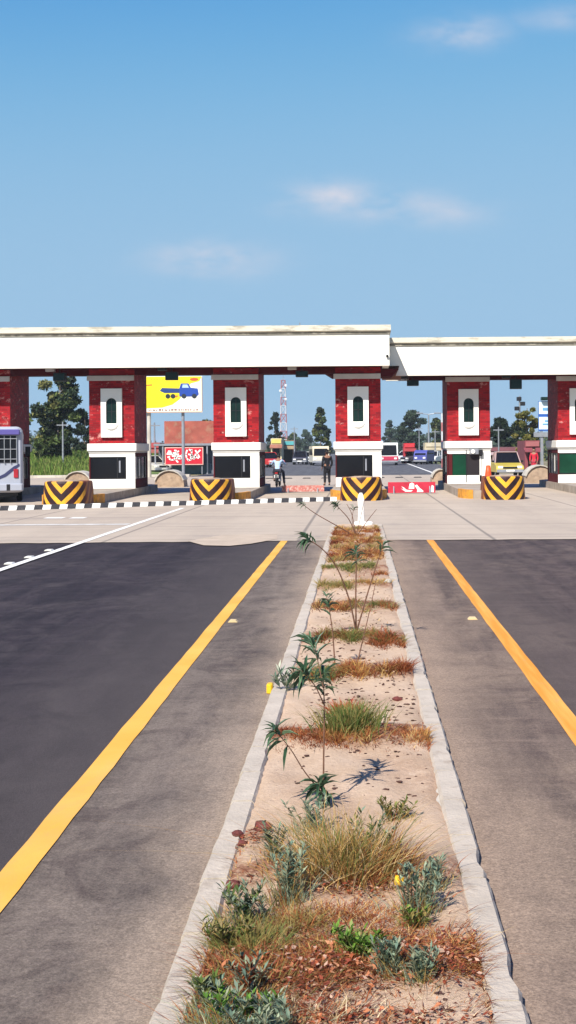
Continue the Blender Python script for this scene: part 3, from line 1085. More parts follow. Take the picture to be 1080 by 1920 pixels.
sapling('bare thin sapling with a few dark leaves left of the forked one', (628, 1245),
        [([(628, 1245), (624, 1190), (617, 1140), (612, 1118)], .1, .007, [(1.0, 8, .9), (.7, 7, .8)]),
         ([(672, 1235), (680, 1200), (692, 1150), (706, 1085)], .2, .006, [])], 0)
sapling('farthest sapling with spreading twigs at the end of the median', (668, 1000),
        [([(668, 1000), (630, 985), (590, 962), (566, 944)], -.3, .013, [(1.0, 12, .8)]),
         ([(668, 1000), (655, 975), (638, 955), (628, 944)], -.1, .012, [(1.0, 20, 1.0), (.9, 8, 1)]),
         ([(668, 1000), (660, 965), (650, 945)], .1, .010, []),
         ([(668, 1000), (690, 975), (706, 955)], .1, .010, []),
         ([(668, 1000), (676, 970), (684, 935)], .1, .009, []),
         ([(668, 1000), (660, 975), (664, 952)], .1, .009, [(1.0, 8, .8)])], 0, LEAVES_BIG)
mtuft('oleander_shoot', 'pale leaf whorl at the left kerb behind the nearest sapling', 'sapling',
      [leafy(533, 1278, .16, 90, .10, TEAL + [(.4, .42, .33)], .009, .10, 4)])

# ------------------------------------------------------------------ toll canopy
YP, YF, YB = 52.0, 50.7, 55.7           # left booths' front, left fascia, rear of the roof
ZS = 4.93                               # soffit of the left section
XE = at(730, 650, YF).x                 # where the high section ends
YP2, YF2, YB2 = 55.0, 53.7, 58.0
ZS2 = 4.70
XL, XR = -18.5, 11.5
can = thing('toll_canopy', 'long white toll plaza canopy with a stepped flat roof above the red booths', 'canopy', (0, 53, 4.9))


def cb(name, mb, mat, smooth=False):
    o = mb.build(name, mat, can, smooth)
    o.matrix_parent_inverse = Matrix.Translation((0, -53, -4.9))
    return o


ZT, ZC = 6.14, 6.47
cb('fascia', MB().box(XL, XE, YF, YF + .25, ZS, ZT), 'fascia')
cb('rear_fascia', MB().box(XL, XE, YB - .25, YB, ZS, ZT), 'fascia')
cb('end_fascia', MB().box(XE - .25, XE - .004, YF + .25, YB - .25, ZS + .003, ZT), 'fascia')
cb('cornice', MB().prism([(YF - .02, ZT + .07), (YF - .14, ZT + .12), (YF - .14, ZC), (YB + .14, ZC), (YB + .14, ZT + .12), (YB + .02, ZT + .07)], XL, XE + .06, 'yz'), 'cornice')
cb('drip_edge', MB().box(XL, XE + .02, YF - .05, YB + .05, ZT, ZT + .07), 'drip')
cb('soffit', MB().box(XL + .01, XE - .26, YF + .26, YB - .26, ZS + .04, ZS + .2), 'soffit')
cb('beam', MB().box(XL + .02, XE - .3, YP + .1, YP + .5, ZS - .2, ZS + .035), 'soffit')
cb('beam', MB().box(XL + .02, XE - .3, YB - .9, YB - .5, ZS - .08, ZS + .035), 'soffit')
# lower right section
ZT2, ZC2 = 5.90, 6.22
xs = XE + .003
xn = at(750, 690, YF2).x
cb('fascia', MB().prism([(xs, ZS2 + .4), (xn - .02, ZS2 + .4), (xn - .17, ZS2), (XR, ZS2), (XR, ZT2), (xs, ZT2)], YF2, YF2 + .25, 'xz'), 'fascia')
cb('rear_fascia', MB().box(xs, XR, YB2 - .25, YB2, ZS2, ZT2), 'fascia')
cb('cornice', MB().prism([(YF2 - .02, ZT2 + .07), (YF2 - .14, ZT2 + .12), (YF2 - .14, ZC2), (YB2 + .14, ZC2), (YB2 + .14, ZT2 + .12), (YB2 + .02, ZT2 + .07)], xs + .06, XR, 'yz'), 'cornice')
cb('drip_edge', MB().box(xs + .02, XR, YF2 - .05, YB2 + .05, ZT2, ZT2 + .07), 'drip')
cb('soffit', MB().box(xs + .8, XR - .01, YF2 + .26, YB2 - .26, ZS2 + .04, ZS2 + .2), 'soffit')
cb('beam', MB().box(xs + .9, XR - .02, YP2 + .1, YP2 + .5, ZS2 - .12, ZS2 + .035), 'soffit')
# bracket where the two sections meet, above the middle booth
x3 = base_at(672, YP).x
cb('haunch', MB().prism([(x3 - 1.5, ZS - .02), (x3 - 1.05, ZS - .30), (x3 + 1.35, ZS - .30), (x3 + 1.62, ZS - .02)], YP + .6, YB - 1.2, 'xz'), 'soffit')
cb('haunch_slab', MB().box(XE - .22, XE + .55, YF2 + .62, YF2 + 1.5, ZS2 - .10, ZS2 + .5), plain('pinkish_soffit', (.34, .17, .13), .8, .15, 1))
p = at(729, 667, YF)
cb('drain_spout', MB().tube([(p.x - .06, YF + .05, p.z), (p.x - .06, YF - .10, p.z - .02)], .05, 10), 'black')
p = at(562, 600, 53)
cb('aerial', MB().tube([(p.x, 53, ZC - .05), (p.x, 53, ZC + .33)], .025, 6), 'steel')
# seams in the fascia plaster
for xx in (-15.2, -10.4, -5.6, -1.9):
    cb('plaster_joint', MB().box(xx, xx + .012, YF - .003, YF + .01, ZS, ZT), plain('seam_plaster', (.6, .57, .5), .9))

# ------------------------------------------------------------------ booths
FW, DEP = 1.81, 3.0


def booth(cx, Y, label, variant, trim_side):
    b = thing('toll_booth', label, 'toll booth', (cx, Y, .30), 0, 'toll booths under the canopy')
    z0 = -.30                           # local z of the road
    H = lambda z: z + z0
    h = FW / 2
    MB().box(-h + .02, h - .02, .02, DEP, H(2.03), H(ZS + .02)).build('brick_cladding', 'brick', b)
    MB().bbox(-h - .06, h + .06, -.07, DEP + .06, H(1.75), H(2.05), .03).build('moulding', 'white', b)
    MB().box(-h - .01, h + .01, -.02, DEP, H(1.68), H(1.755)).build('moulding_step', 'grey_trim', b)
    MB().bbox(-h - .05, h - .02, -.06, .016, H(4.50), H(4.70), .02).build('lintel', 'grey_trim', b)
    # white panel with an arched niche
    pw, pz0, pz1 = .41, H(2.29), H(4.19)
    nw, n0, n1 = .205, H(2.83), H(3.82)
    arch = [(nw * math.cos(a), n1 - nw + nw * math.sin(a)) for a in [math.pi * k / 12 for k in range(13)]]
    mb = MB()
    mb.box(-pw, pw, -.10, .018, pz0, n0)
    mb.box(-pw, -nw, -.10, .018, n0, n1 - nw)
    mb.box(nw, pw, -.10, .018, n0, n1 - nw)
    mb.prism([(pw, n1 - nw)] + [(pw, pz1), (-pw, pz1), (-pw, n1 - nw)] + arch[::-1], -.10, .018, 'xz')
    pn = mb.build('panel', 'white', b)
    mb = MB()
    mb.prism([(-nw + .003, n0 + .003)] + [(nw - .003, n0 + .003)] + [(x * .985, z) for x, z in arch], -.025, .01, 'xz')
    mb.build('niche_window', 'niche', b)
    mb = MB()
    mb.box(-.012, .012, -.04, -.026, n0 + .003, n1 - .01)
    mb.box(-nw, nw, -.04, -.027, n0 + .45, n0 + .475)
    mb.build('glazing_bar', 'black', pn)
    # half bowl ledge below the niche
    prof = [(.0, -.26), (.12, -.245), (.21, -.19), (.28, -.09), (.295, -.02), (.295, 0), (0, 0)]
    lb = MB().lathe(prof, 14, (0, -.09, n0 - .015), 'z', math.pi, 2 * math.pi)
    lb.v = [(x, -.09 + (y + .09) * .26, z) for x, y, z in lb.v]
    lb.build('ledge', 'white', b, True)
    # lower cabin: white bands and posts with window openings
    zb, w0, w1, zt = H(.34), H(.66), H(1.53), H(1.68)
    mb = MB()
    mb.box(-h + .01, h - .01, 0, DEP - .02, zb - .04, w0 - (.0 if variant == 0 else .02))
    mb.box(-h + .012, h - .012, .003, DEP - .022, w1, zt)
    pr = .36
    mb.box(h - pr, h - .008, .002, .22, w0 - .03, w1 + .01)
    mb.box(h - .2, h - .008, DEP - .4, DEP - .024, w0 - .03, w1 + .01)
    mb.box(-h + .008, -h + .2, DEP - .4, DEP - .024, w0 - .03, w1 + .01)
    mb.build('cabin_wall', 'white', b)
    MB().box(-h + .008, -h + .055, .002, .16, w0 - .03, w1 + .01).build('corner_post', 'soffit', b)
    for s_ in (-1, 1):                  # maroon panels with the canopy shade painted in, below and above the side windows
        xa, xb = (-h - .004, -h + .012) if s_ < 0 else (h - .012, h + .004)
        MB().box(xa, xb, .06, DEP, zb - .04, w0).build('side_shade_panel', 'soffit', b)
        MB().box(xa, xb, .06, DEP, w1, zt - .004).build('side_shade_panel', 'soffit', b)
        MB().box(xa, xb, DEP - .4, DEP, w0, w1).build('side_shade_panel', 'soffit', b)
    MB().box(-h + .10, h - .10, .12, DEP - .1, w0 - .01, w1 + .02).build('cabin_interior', 'dark', b)
    gm = 'glass' if variant == 0 else 'green_glass'
    if variant < 2:
        wdw = MB().box(-h + .06, h - pr - .004, .05, .075, w0 + .002, w1 - .002).build('window', gm, b)
        mb = MB()
        mb.box(-h + .057, h - pr - .002, .03, .06, w0 + .001, w0 + .04)
        mb.box(-h + .057, h - pr - .002, .03, .06, w1 - .04, w1 - .001)
        mb.box(.18, .215, .032, .058, w0 + .04, w1 - .04)
        mb.build('window_frame', 'black', wdw)
        MB().box(.26, .32, .028, .045, w0 + .25, w1 - .15).build('notice', 'grey_metal', wdw)
    else:
        wdw = MB().box(-h + .22, -.12, .05, .075, w0 - .02, w1 - .002).build('window', gm, b)
        mb = MB()
        mb.box(-h + .07, -h + .22, .004, .14, w0 - .03, w1 + .01)
        mb.build('window_jamb', 'soffit', wdw)
        d = MB().box(-.09, .60, .02, .06, zb + .02, zt - .005).build('door', 'dark', b)
        MB().box(.44, .52, .0, .019, zb + .03, w1 - .1).build('door_post', 'white', d)
        MB().box(-.12, -.09, -.006, .06, zb, zt).build('door_frame', 'black', d)
    # side windows
    for s_ in (-1, 1):
        x0, x1 = (-h + .045, -h + .07) if s_ < 0 else (h - .07, h - .045)
        sw_ = MB().box(x0, x1, .22, DEP - .4, w0 + .01, w1 - .01).build('side_window', 'glass', b)
        for yy in (.23, .9, 1.6, DEP - .44):
            xx = x0 - .02 if s_ < 0 else x1
            MB().box(xx, xx + .02, yy, yy + .04, w0 + .011, w1 - .011).build('mullion', 'black', sw_)
        xx = x0 - .012 if s_ < 0 else x1 + .002
        MB().box(xx, xx + .01, 1.05, 1.3, w0 + .1, w1 - .1).build('notice', 'white', sw_)
    if variant == 2:
        mb = MB()
        mb.bbox(.02, .40, -.20, -.02, H(1.50), H(1.72), .03)
        u = mb.build('wall_lamp', 'grey_metal', b)
        MB().lathe([(.0, .0), (.07, .0), (.09, -.06), (.0, -.06)], 12, (.15, -.19, H(1.62)), 'y').build('lamp_lens', 'white', u)
        MB().bbox(.42, .56, -.16, -.02, H(1.46), H(1.7), .02).build('lamp_housing', 'black', u)
    return b


BX = [-14.5, base_at(210, YP).x, base_at(443, YP).x, base_at(672, YP).x]
BX2 = [base_at(879, YP2).x, base_at(1087, YP2).x]
booth(BX[0], YP, 'red brick toll booth cut by the left edge, partly behind the bus', 0, 1)
booth(BX[1], YP, 'red brick toll booth between the leafy trees and the yellow billboard', 0, 1)
booth(BX[2], YP, 'red brick toll booth right of the yellow billboard and red sign', 0, 1)
booth(BX[3], YP, 'middle red brick toll booth where the canopy roof steps down', 0, 1)
booth(BX2[0], YP2, 'red brick toll booth with a dark open door beside its green window', 2, -1)
booth(BX2[1], YP2, 'red brick toll booth with green glass cut by the right edge', 1, -1)

# islands
ISL = [(BX[0], 41.2, YP, 'concrete toll island under the leftmost booth'),
       (BX[1], 42.9, YP, 'concrete toll island of the booth beside the leafy trees'),
       (BX[2], 44.1, YP, 'concrete toll island of the booth right of the billboard'),
       (BX[3], 45.3, YP, 'concrete toll island of the middle booth'),
       (BX2[0], 45.3, YP2, 'concrete toll island of the booth with the open door'),
       (BX2[1], 45.6, YP2, 'concrete toll island of the rightmost booth')]
for (cx, y0, yp, lb) in ISL:
    il = thing('toll_island', lb, 'island', (cx, yp, 0), 0, 'toll islands')
    ya, yb = y0 - yp + .9, 6.0
    hw_ = .98
    poly = [(-hw_ * .7, ya), (hw_ * .7, ya), (hw_ * .9, ya + .5), (hw_, ya + 1.4), (hw_, yb - .8), (hw_ * .6, yb), (-hw_ * .6, yb), (-hw_, yb - .8), (-hw_, ya + 1.4), (-hw_ * .9, ya + .5)]
    MB().prism(poly, 0, .30, 'xy').build('slab', 'island', il)
    # painted kerb nose
    for s_ in (-1, 1):
        mb = MB()
        mb.prism([(s_ * hw_ * .6, ya - .02), (s_ * (hw_ * .73), ya - .02), (s_ * (hw_ * .93), ya + .5), (s_ * (hw_ + .03), ya + 1.4), (s_ * (hw_ - .09), ya + 1.4), (s_ * hw_ * .78, ya + .5)], .0, .325, 'xy')
        mb.build('painted_kerb', 'orange_paint', il)

# chevron crash barriers at the island noses
t = NT('chevron_paint')
tc_ = t.n.new('ShaderNodeTexCoord')
sx = t.n.new('ShaderNodeSeparateXYZ')
t.l.new(tc_.outputs['Object'], sx.inputs[0])
ang = t.math('ARCTAN2', sx.outputs[0], t.math('MULTIPLY', sx.outputs[1], -1))
arc = t.math('MULTIPLY', t.math('ABSOLUTE', ang), .66)
v = t.math('SUBTRACT', sx.outputs[2], t.math('MULTIPLY', arc, 1.05))
v = t.math('ADD', v, t.math('MULTIPLY', t.math('SUBTRACT', t.noise(6, 4), .5), .03))
fr = t.math('FRACT', t.math('DIVIDE', t.math('ADD', v, 2.92), .44))
stp = t.ramp(fr, .54, .57)
stp = t.math('MULTIPLY', stp, t.ramp(fr, .97, 1.0, True))
wear = t.ramp(t.noise(7, 7, .7), .58, .72)
yl = t.mix(t.ramp(t.noise(2.5, 4), .35, .65), (.72, .38, .02), (.62, .26, .03))
yl = t.mix(t.math('MULTIPLY', wear, .55), yl, (.34, .09, .04))
bk = t.mix(t.ramp(t.noise(4, 6, .7), .4, .7), (.014, .006, .008), (.05, .009, .011))
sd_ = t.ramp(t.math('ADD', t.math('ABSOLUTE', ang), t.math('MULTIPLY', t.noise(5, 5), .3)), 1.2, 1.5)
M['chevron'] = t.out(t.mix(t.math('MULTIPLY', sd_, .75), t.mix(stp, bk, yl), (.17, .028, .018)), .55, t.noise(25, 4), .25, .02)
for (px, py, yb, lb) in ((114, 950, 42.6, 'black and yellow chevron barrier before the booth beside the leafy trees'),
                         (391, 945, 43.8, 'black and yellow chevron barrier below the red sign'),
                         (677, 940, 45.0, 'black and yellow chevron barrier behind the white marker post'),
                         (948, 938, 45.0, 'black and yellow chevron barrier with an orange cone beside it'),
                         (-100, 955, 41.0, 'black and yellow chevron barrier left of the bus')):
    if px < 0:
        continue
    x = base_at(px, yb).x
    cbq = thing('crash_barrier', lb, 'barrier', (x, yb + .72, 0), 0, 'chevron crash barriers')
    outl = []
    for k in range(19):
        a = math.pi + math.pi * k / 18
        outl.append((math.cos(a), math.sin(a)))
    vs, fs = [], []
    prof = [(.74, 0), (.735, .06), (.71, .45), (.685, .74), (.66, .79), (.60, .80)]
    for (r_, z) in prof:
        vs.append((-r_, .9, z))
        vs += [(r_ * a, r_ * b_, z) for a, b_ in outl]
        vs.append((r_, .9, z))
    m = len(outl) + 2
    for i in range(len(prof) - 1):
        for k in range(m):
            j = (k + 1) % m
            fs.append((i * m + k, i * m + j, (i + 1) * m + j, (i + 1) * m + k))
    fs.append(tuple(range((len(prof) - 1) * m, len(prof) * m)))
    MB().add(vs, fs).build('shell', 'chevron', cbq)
    # loose sand filling heaped inside the top
    MB().blob((0, .05, .785), (.5, .55, .06), 12, .1).build('fill', 'bumper_concrete', cbq, True)

# orange cone beside the right barrier
p = base_at(914, 46.4)
cn_ = thing('traffic_cone', 'orange traffic cone left of the right hand chevron barrier', 'cone', (p.x, 46.2, .30))
MB().bbox(-.19, .19, -.19, .19, 0, .04, .03).build('foot', 'rubber', cn_)
MB().lathe([(.17, .04), (.145, .3), (.105, .62), (.075, .86), (.0, .87)], 16).build('cone', 'cone_orange', cn_, True)
MB().lathe([(.151, .27), (.123, .47)], 16).build('reflective_band', 'hump_white', cn_, True)

# tan bumpers with pale caps on the left of each lane
for (px, py, Y, wd, ht, lb) in ((145, 905, 63.5, 1.3, .78, 'tan concrete bumper with a pale cap left of the leafy tree booth'),
                                (317, 906, 63.5, 1.4, .80, 'tan concrete bumper with a pale cap below the red sign'),
                                (826, 902, 65.5, .9, .72, 'tan concrete bumper with a pale cap left of the open door booth'),
                                (1012, 912, 65.0, 1.45, .88, 'tan concrete bumper with a pale cap left of the green glass booth')):
    p = base_at(px, Y)
    bq = thing('concrete_bumper', lb, 'bumper', (p.x, Y, 0), 0, 'concrete bumpers in the lanes')
    pr_ = []
    for k in range(11):
        a = math.pi * k / 10
        pr_.append((math.cos(a) * wd / 2 * (1 if k not in (0, 10) else 1.0), .12 + math.sin(a) * (ht - .12)))
    MB().prism([(wd / 2, 0)] + pr_ + [(-wd / 2, 0)], -.05, 1.3, 'xz').build('body', 'bumper_concrete', bq)
    cap = [(x * 1.06, z + .03) for x, z in pr_[1:-1]]
    cap_in = [(x * 1.0, z - .015) for x, z in pr_[1:-1]]
    MB().prism(cap + cap_in[::-1], -.14, 1.35, 'xz').build('cap', 'concrete', bq)

# black and white kerb hump across the left lanes
A, B = Vector((-11.3, 39.7, 0)), Vector((-.86, 45.3, 0))
hl = (B - A).length
hr = math.atan2((B - A).y, (B - A).x)
hump = thing('speed_hump', 'black and white striped hump running across the lanes before the barriers', 'speed hump', A, hr)
nb = 46
st_ = hl / nb
wm_ = MB().add([(0, -.17, 0), (st_ - .006, -.17, 0), (st_ + .06, -.06, .135), (.066, -.06, .135), (.066, .12, .135), (st_ + .06, .12, .135), (st_ - .006, .2, 0), (0, .2, 0)],
               [(0, 1, 2, 3), (3, 2, 5, 4), (4, 5, 6, 7), (0, 3, 4, 7), (1, 6, 5, 2)])
mw, mk = wm_.mesh('white_block', 'hump_white'), wm_.mesh('black_block', 'hump_black')
for i in range(nb):
    o = link('white_block' if i % 2 else 'black_block', mw if i % 2 else mk, hump, (i * st_, random.uniform(-.012, .012), .012 + random.uniform(-.006, .004)))

# red and white barricades lying across the lanes beside the middle booth
M['barr_red'] = plain('crimson_board_paint', (.46, .02, .045), .55, .2, 3, col2=(.52, .2, .2), thr=(.66, .76))
M['barr_pink'] = plain('worn_pink_board_paint', (.42, .14, .12), .7, .25, 6, col2=(.62, .47, .42), thr=(.5, .62))
p = gp(772, 926)
bq = thing('barricade', 'crimson barricade board with white shapes across the lane right of the middle booth', 'barricade', (p.x, p.y, 0))
bd = MB().box(-.92, .92, 0, .05, .04, .46).build('board', 'barr_red', bq)
mb = MB()
for sh in ([(-.25, .09), (-.02, .09), (.05, .14), (-.3, .17), (-.42, .21)], [(-.12, .2), (.1, .2), (.1, .38), (.02, .44), (-.08, .4)],
           [(.12, .32), (.2, .36), (.32, .22), (.45, .12), (.45, .07), (.2, .07), (.22, .16)], [(.72, .06), (.86, .06), (.86, .3), (.78, .34)], [(-.4, .3), (-.3, .25), (-.2, .16), (-.3, .17)]):
    mb.prism(sh, -.008, -.001, 'xz')
mb.build('painted_shape', 'post_white', bd)
for xx in (-.7, .7):
    MB().prism([(-.22, 0), (.27, 0), (.06, .30), (.0, .30)], xx - .02, xx + .02, 'yz').build('foot', 'grey_metal', bq)
p = gp(568, 924)
bq = thing('barricade', 'worn pink and white barricade board across the lane left of the middle booth', 'barricade', (p.x, p.y, 0))
MB().box(-.86, .86, 0, .05, .05, .30).build('board', 'barr_pink', bq)
for xx in (-.6, .6):
    MB().prism([(-.2, 0), (.25, 0), (.06, .2), (.0, .2)], xx - .02, xx + .02, 'yz').build('foot', 'grey_metal', bq)

# floodlights hung below the soffit
for (px, py, Y, zs, lb, hh) in ((112, 699, 51.4, ZS, 'black floodlight under the canopy in the lane beside the leafy trees', .28),
                                (322, 698, 51.4, ZS, 'black floodlight under the canopy above the yellow billboard', .28),
                                (566, 697, 51.4, ZS, 'black floodlight under the canopy left of the middle booth', .2),
                                (774, 712, 54.5, ZS2, 'black floodlight under the canopy right of the middle booth', .2),
                                (967, 720, 54.5, ZS2, 'square black floodlight hanging lowest under the right canopy', .36)):
    p = at(px, py, Y)
    fl = thing('floodlight', lb, 'floodlight', (p.x, Y, zs), 0, 'floodlights under the canopy')
    MB().box(-.02, .02, -.02, .02, -.18, .05).build('bracket', 'black', fl)
    hd = MB().bbox(-.24, .24, -.13, .15, -.18 - hh, -.14, .03).build('housing', 'black', fl)
    MB().box(-.2, .2, -.135, -.128, -.16 - hh, -.18).build('lens', 'niche', hd)
    MB().bbox(-.55, -.2, -.05, .2, -.09, .02, .02).build('ballast_box', 'grey_trim' if px in (112, 566) else 'black', fl)


# ------------------------------------------------------------------ trees
def tree(label, X, Y, H, W, pal, name='leafy_tree', n=9000, leaf=.16, trunk_f=.25, shape='round', bark='bark', seed=1, group='trees beyond the toll plaza', nclump=46):
    r = np.random.default_rng(seed)
    root = thing(name, label, 'tree', (X, Y, -.03), 0, group)
    tb = MB()
    lean = r.normal() * .03
    th = H * .9
    tp = [(lean * th * k / 6 + r.normal() * .01 * H * (k > 0), r.normal() * .01 * H * (k > 0), th * k / 6) for k in range(7)]
    tb.tube(tp, [max(.012 * H * (1.6 if k == 0 else 1) * (1 - .85 * k / 6), .02) * 1.3 for k in range(7)], 8)
    cl_, rad_ = [], []
    for i in range(nclump):
        zf = r.uniform(trunk_f, 1.0)
        t_ = (zf - trunk_f) / (1 - trunk_f)
        if shape == 'round':
            prof = math.sin(math.pi * min(1, .12 + .88 * t_)) ** .6
        elif shape == 'cone':
            prof = (1 - t_) ** .75 * (1 if t_ > .12 else .6) + .10
        elif shape == 'top':
            prof = (.35 + .65 * math.sin(math.pi * min(1, .05 + t_ * .95)) ** .5)
        a = r.uniform(0, 2 * math.pi)
        q = math.sqrt(r.uniform(.05, 1)) * prof * W / 2 * r.uniform(.75, 1.1)
        c = np.array((lean * zf * H + q * math.cos(a), q * math.sin(a), zf * H * .965))
        cl_.append(c)
        rad_.append(W * r.uniform(.07, .15))
        if i % 3 == 0:
            zi = max(.12, zf - r.uniform(.10, .2)) * H
            k = min(5, int(zi / th * 6))
            b0 = Vector(tp[k]).lerp(Vector(tp[k + 1]), zi / th * 6 - k) if zi < th else Vector(tp[6])
            mid = b0.lerp(Vector(c), .5) + Vector((0, 0, -.02 * H))
            tb.tube([b0, mid, Vector(c)], [.006 * H, .004 * H, .0015 * H], 5)
    tb.build('trunk', bark, root, True)
    idx = r.integers(0, nclump, n)
    cen = np.array(cl_)[idx]
    rd = np.array(rad_)[idx][:, None]
    d = r.normal(size=(n, 3))
    d /= np.linalg.norm(d, axis=1, keepdims=True)
    pos = cen + d * rd * (r.uniform(.2, 1, (n, 1)) ** .6) * np.array((1.1, 1.1, .8))
    u = r.normal(size=(n, 3))
    u /= np.linalg.norm(u, axis=1, keepdims=True)
    v = np.cross(u, r.normal(size=(n, 3)))
    v /= np.linalg.norm(v, axis=1, keepdims=True)
    s_ = leaf * r.uniform(.6, 1.3, (n, 1))
    V = np.stack([pos - u * s_, pos + v * s_ * .45, pos + u * s_, pos - v * s_ * .45], 1).reshape(-1, 3)
    Q = np.arange(n * 4).reshape(-1, 4)
    pc = np.array(pal)
    tone = r.integers(0, len(pc), nclump)
    mixi = np.where(r.uniform(size=n) < .7, tone[idx], r.integers(0, len(pc), n))
    cols = pc[mixi] * r.uniform(.75, 1.25, (n, 1))
    link('crown', poly_mesh('crown', V, Q, cols, 'foliage'), root)
    return root


TG = [(.08, .115, .03), (.12, .155, .04), (.05, .075, .022), (.17, .165, .05)]
TD = [(.02, .036, .02), (.03, .05, .025), (.014, .022, .014)]
TY = [(.16, .15, .03), (.20, .17, .04), (.11, .12, .03), (.08, .09, .025)]
TB = [(.05, .085, .055), (.065, .10, .06), (.04, .06, .045)]


def tpx(label, x0, x1, ytop, Y, pal, **k):
    xc = (x0 + x1) / 2
    p = base_at(xc, Y)
    top = at(xc, ytop, Y).z
    return tree(label, p.x, Y, top, (x1 - x0) / F * Y, pal, **k)


tpx('large loose leafy tree with a sunlit olive crown, right of the bus', 58, 152, 704, 108, TG + TD, n=16000, leaf=.19, trunk_f=.18, shape='top', seed=3, nclump=84)
tpx('dark dense tree against the left side of the second booth', 138, 182, 768, 122, TD, n=9000, leaf=.22, trunk_f=.04, seed=4, nclump=48)
tpx('leafy tree mostly hidden by the left edge booth', -40, 62, 735, 118, TG, n=6000, leaf=.2, trunk_f=.2, seed=5, nclump=34)
tpx('slim dark tree left of the red and white tower', 500, 528, 772, 200, TD, shape='round', n=6000, leaf=.25, trunk_f=.05, seed=6, nclump=40)
tpx('tall pointed green tree between the tower and the middle booth', 580, 624, 762, 190, TG + TD, shape='cone', n=8000, leaf=.23, trunk_f=.05, seed=7, nclump=60)
tpx('small hazy tree just right of the middle booth', 720, 748, 788, 260, TB, n=5000, leaf=.3, trunk_f=.05, seed=8, nclump=36)
tpx('wide dark tree with a knobbly top in the lane right of the middle booth', 748, 802, 768, 210, TD + TB, n=10000, leaf=.28, trunk_f=.06, shape='round', seed=9, nclump=60)
tpx('green tree behind the double armed street lamp', 804, 838, 782, 200, TD + TG, n=6000, leaf=.27, trunk_f=.05, seed=10, nclump=40)
tpx('yellowish tree beside the blue and white sign', 964, 1014, 752, 112, TY, n=6000, leaf=.17, trunk_f=.25, shape='top', seed=11, nclump=36)
tpx('dark bushy tree right of the open door booth', 912, 962, 784, 126, TD, n=10000, leaf=.24, trunk_f=.03, seed=12, nclump=60)
tpx('dark tree between the bushy tree and the yellowish one', 945, 990, 790, 132, TD + TD + TG, n=9000, leaf=.24, trunk_f=.03, seed=13, nclump=52)
tpx('dark low tree behind the brick red shed', 360, 410, 786, 130, TD + TG, n=4000, leaf=.2, trunk_f=.1, seed=14, nclump=30)
# distant tree line closing the horizon
V, Q, Cc = [], [], []
r = np.random.default_rng(21)
n = 26000
xs_ = r.uniform(-260, 230, n)
yy_ = r.uniform(420, 520, n)
top_ = 5 + 3.5 * np.sin(xs_ * .06) * np.sin(xs_ * .023 + 1) + 2.2 * np.sin(xs_ * .21)
gap = np.abs(xs_ / yy_ * 450) < 9
zz_ = r.uniform(0, 1, n) ** .8 * np.clip(top_, 1.5, 12) * np.where(gap, .4, 1)
pos = np.stack([xs_, yy_, zz_], 1)
u = r.normal(size=(n, 3)); u /= np.linalg.norm(u, axis=1, keepdims=True)
v = np.cross(u, r.normal(size=(n, 3))); v /= np.linalg.norm(v, axis=1, keepdims=True)
s_ = r.uniform(.5, 1.1, (n, 1))
V = np.stack([pos - u * s_, pos + v * s_ * .6, pos + u * s_, pos - v * s_ * .6], 1).reshape(-1, 3)
cols = np.array(TB + TD)[r.integers(0, 6, n)] * r.uniform(.8, 1.2, (n, 1))
tag(link('distant_trees', poly_mesh('distant_trees', V, np.arange(n * 4).reshape(-1, 4), cols, 'foliage')),
    'far belt of trees along the horizon', 'trees', kind='stuff')

# roadside scrub filling in below the trees
r = np.random.default_rng(77)
n = 30000
sd2 = np.where(r.uniform(size=n) < .5, -1, 1)
xs_ = np.where(sd2 < 0, r.uniform(-75, -13.5, n), r.uniform(10.5, 75, n))
yy_ = r.uniform(165, 250, n)
top_ = 1.6 + 1.1 * np.sin(xs_ * .9) * np.sin(xs_ * .37 + yy_ * .05) + .9 * np.sin(xs_ * .17 + 2)
zz_ = r.uniform(0, 1, n) ** .8 * np.clip(top_, .5, 4.0)
pos = np.stack([xs_, yy_, zz_], 1)
u = r.normal(size=(n, 3)); u /= np.linalg.norm(u, axis=1, keepdims=True)
v = np.cross(u, r.normal(size=(n, 3))); v /= np.linalg.norm(v, axis=1, keepdims=True)
s_ = r.uniform(.18, .42, (n, 1))
V = np.stack([pos - u * s_, pos + v * s_ * .5, pos + u * s_, pos - v * s_ * .5], 1).reshape(-1, 3)
cols = np.array(TB + TG + TD)[r.integers(0, 10, n)] * r.uniform(.8, 1.2, (n, 1))
tag(link('roadside_scrub', poly_mesh('roadside_scrub', V, np.arange(n * 4).reshape(-1, 4), cols, 'foliage')),
    'tangled green scrub along both sides of the far road', 'scrub', kind='stuff')
tpx('hazy round tree farther back behind the cream van', 556, 590, 806, 330, TB, n=4000, leaf=.36, trunk_f=.05, seed=41, nclump=34)
tpx('hazy low tree far behind the red and white van', 738, 768, 800, 340, TB, n=4000, leaf=.38, trunk_f=.05, seed=42, nclump=34)
tpx('far green tree behind the brown shop below the mast', 536, 566, 812, 290, TB + TG, n=4000, leaf=.33, trunk_f=.05, seed=43, nclump=34)
for (px, ytop, Yq, lb) in ((552, 800, 165, 'slim grey pole beside the brown shop below the mast'), (786, 800, 172, 'slim grey pole before the wide dark tree'), (816, 805, 150, 'short grey pole before the cream low shop'),
                           (935, 800, 112, 'slim grey pole before the dark bushy tree'), (118, 790, 100, 'slim pale pole before the large leafy tree')):
    q = base_at(px, Yq)
    zt_ = at(px, ytop, Yq).z
    lp = thing('utility_pole', lb, 'pole', (q.x, Yq, -.02), 0, 'poles beyond the toll plaza')
    MB().tube([(0, 0, 0), (0, 0, zt_)], [.09, .05], 7).build('pole', 'steel', lp)
    MB().box(-.45, .45, -.04, .04, zt_ - .3, zt_ - .22).build('cross_arm', 'grey_metal', lp)

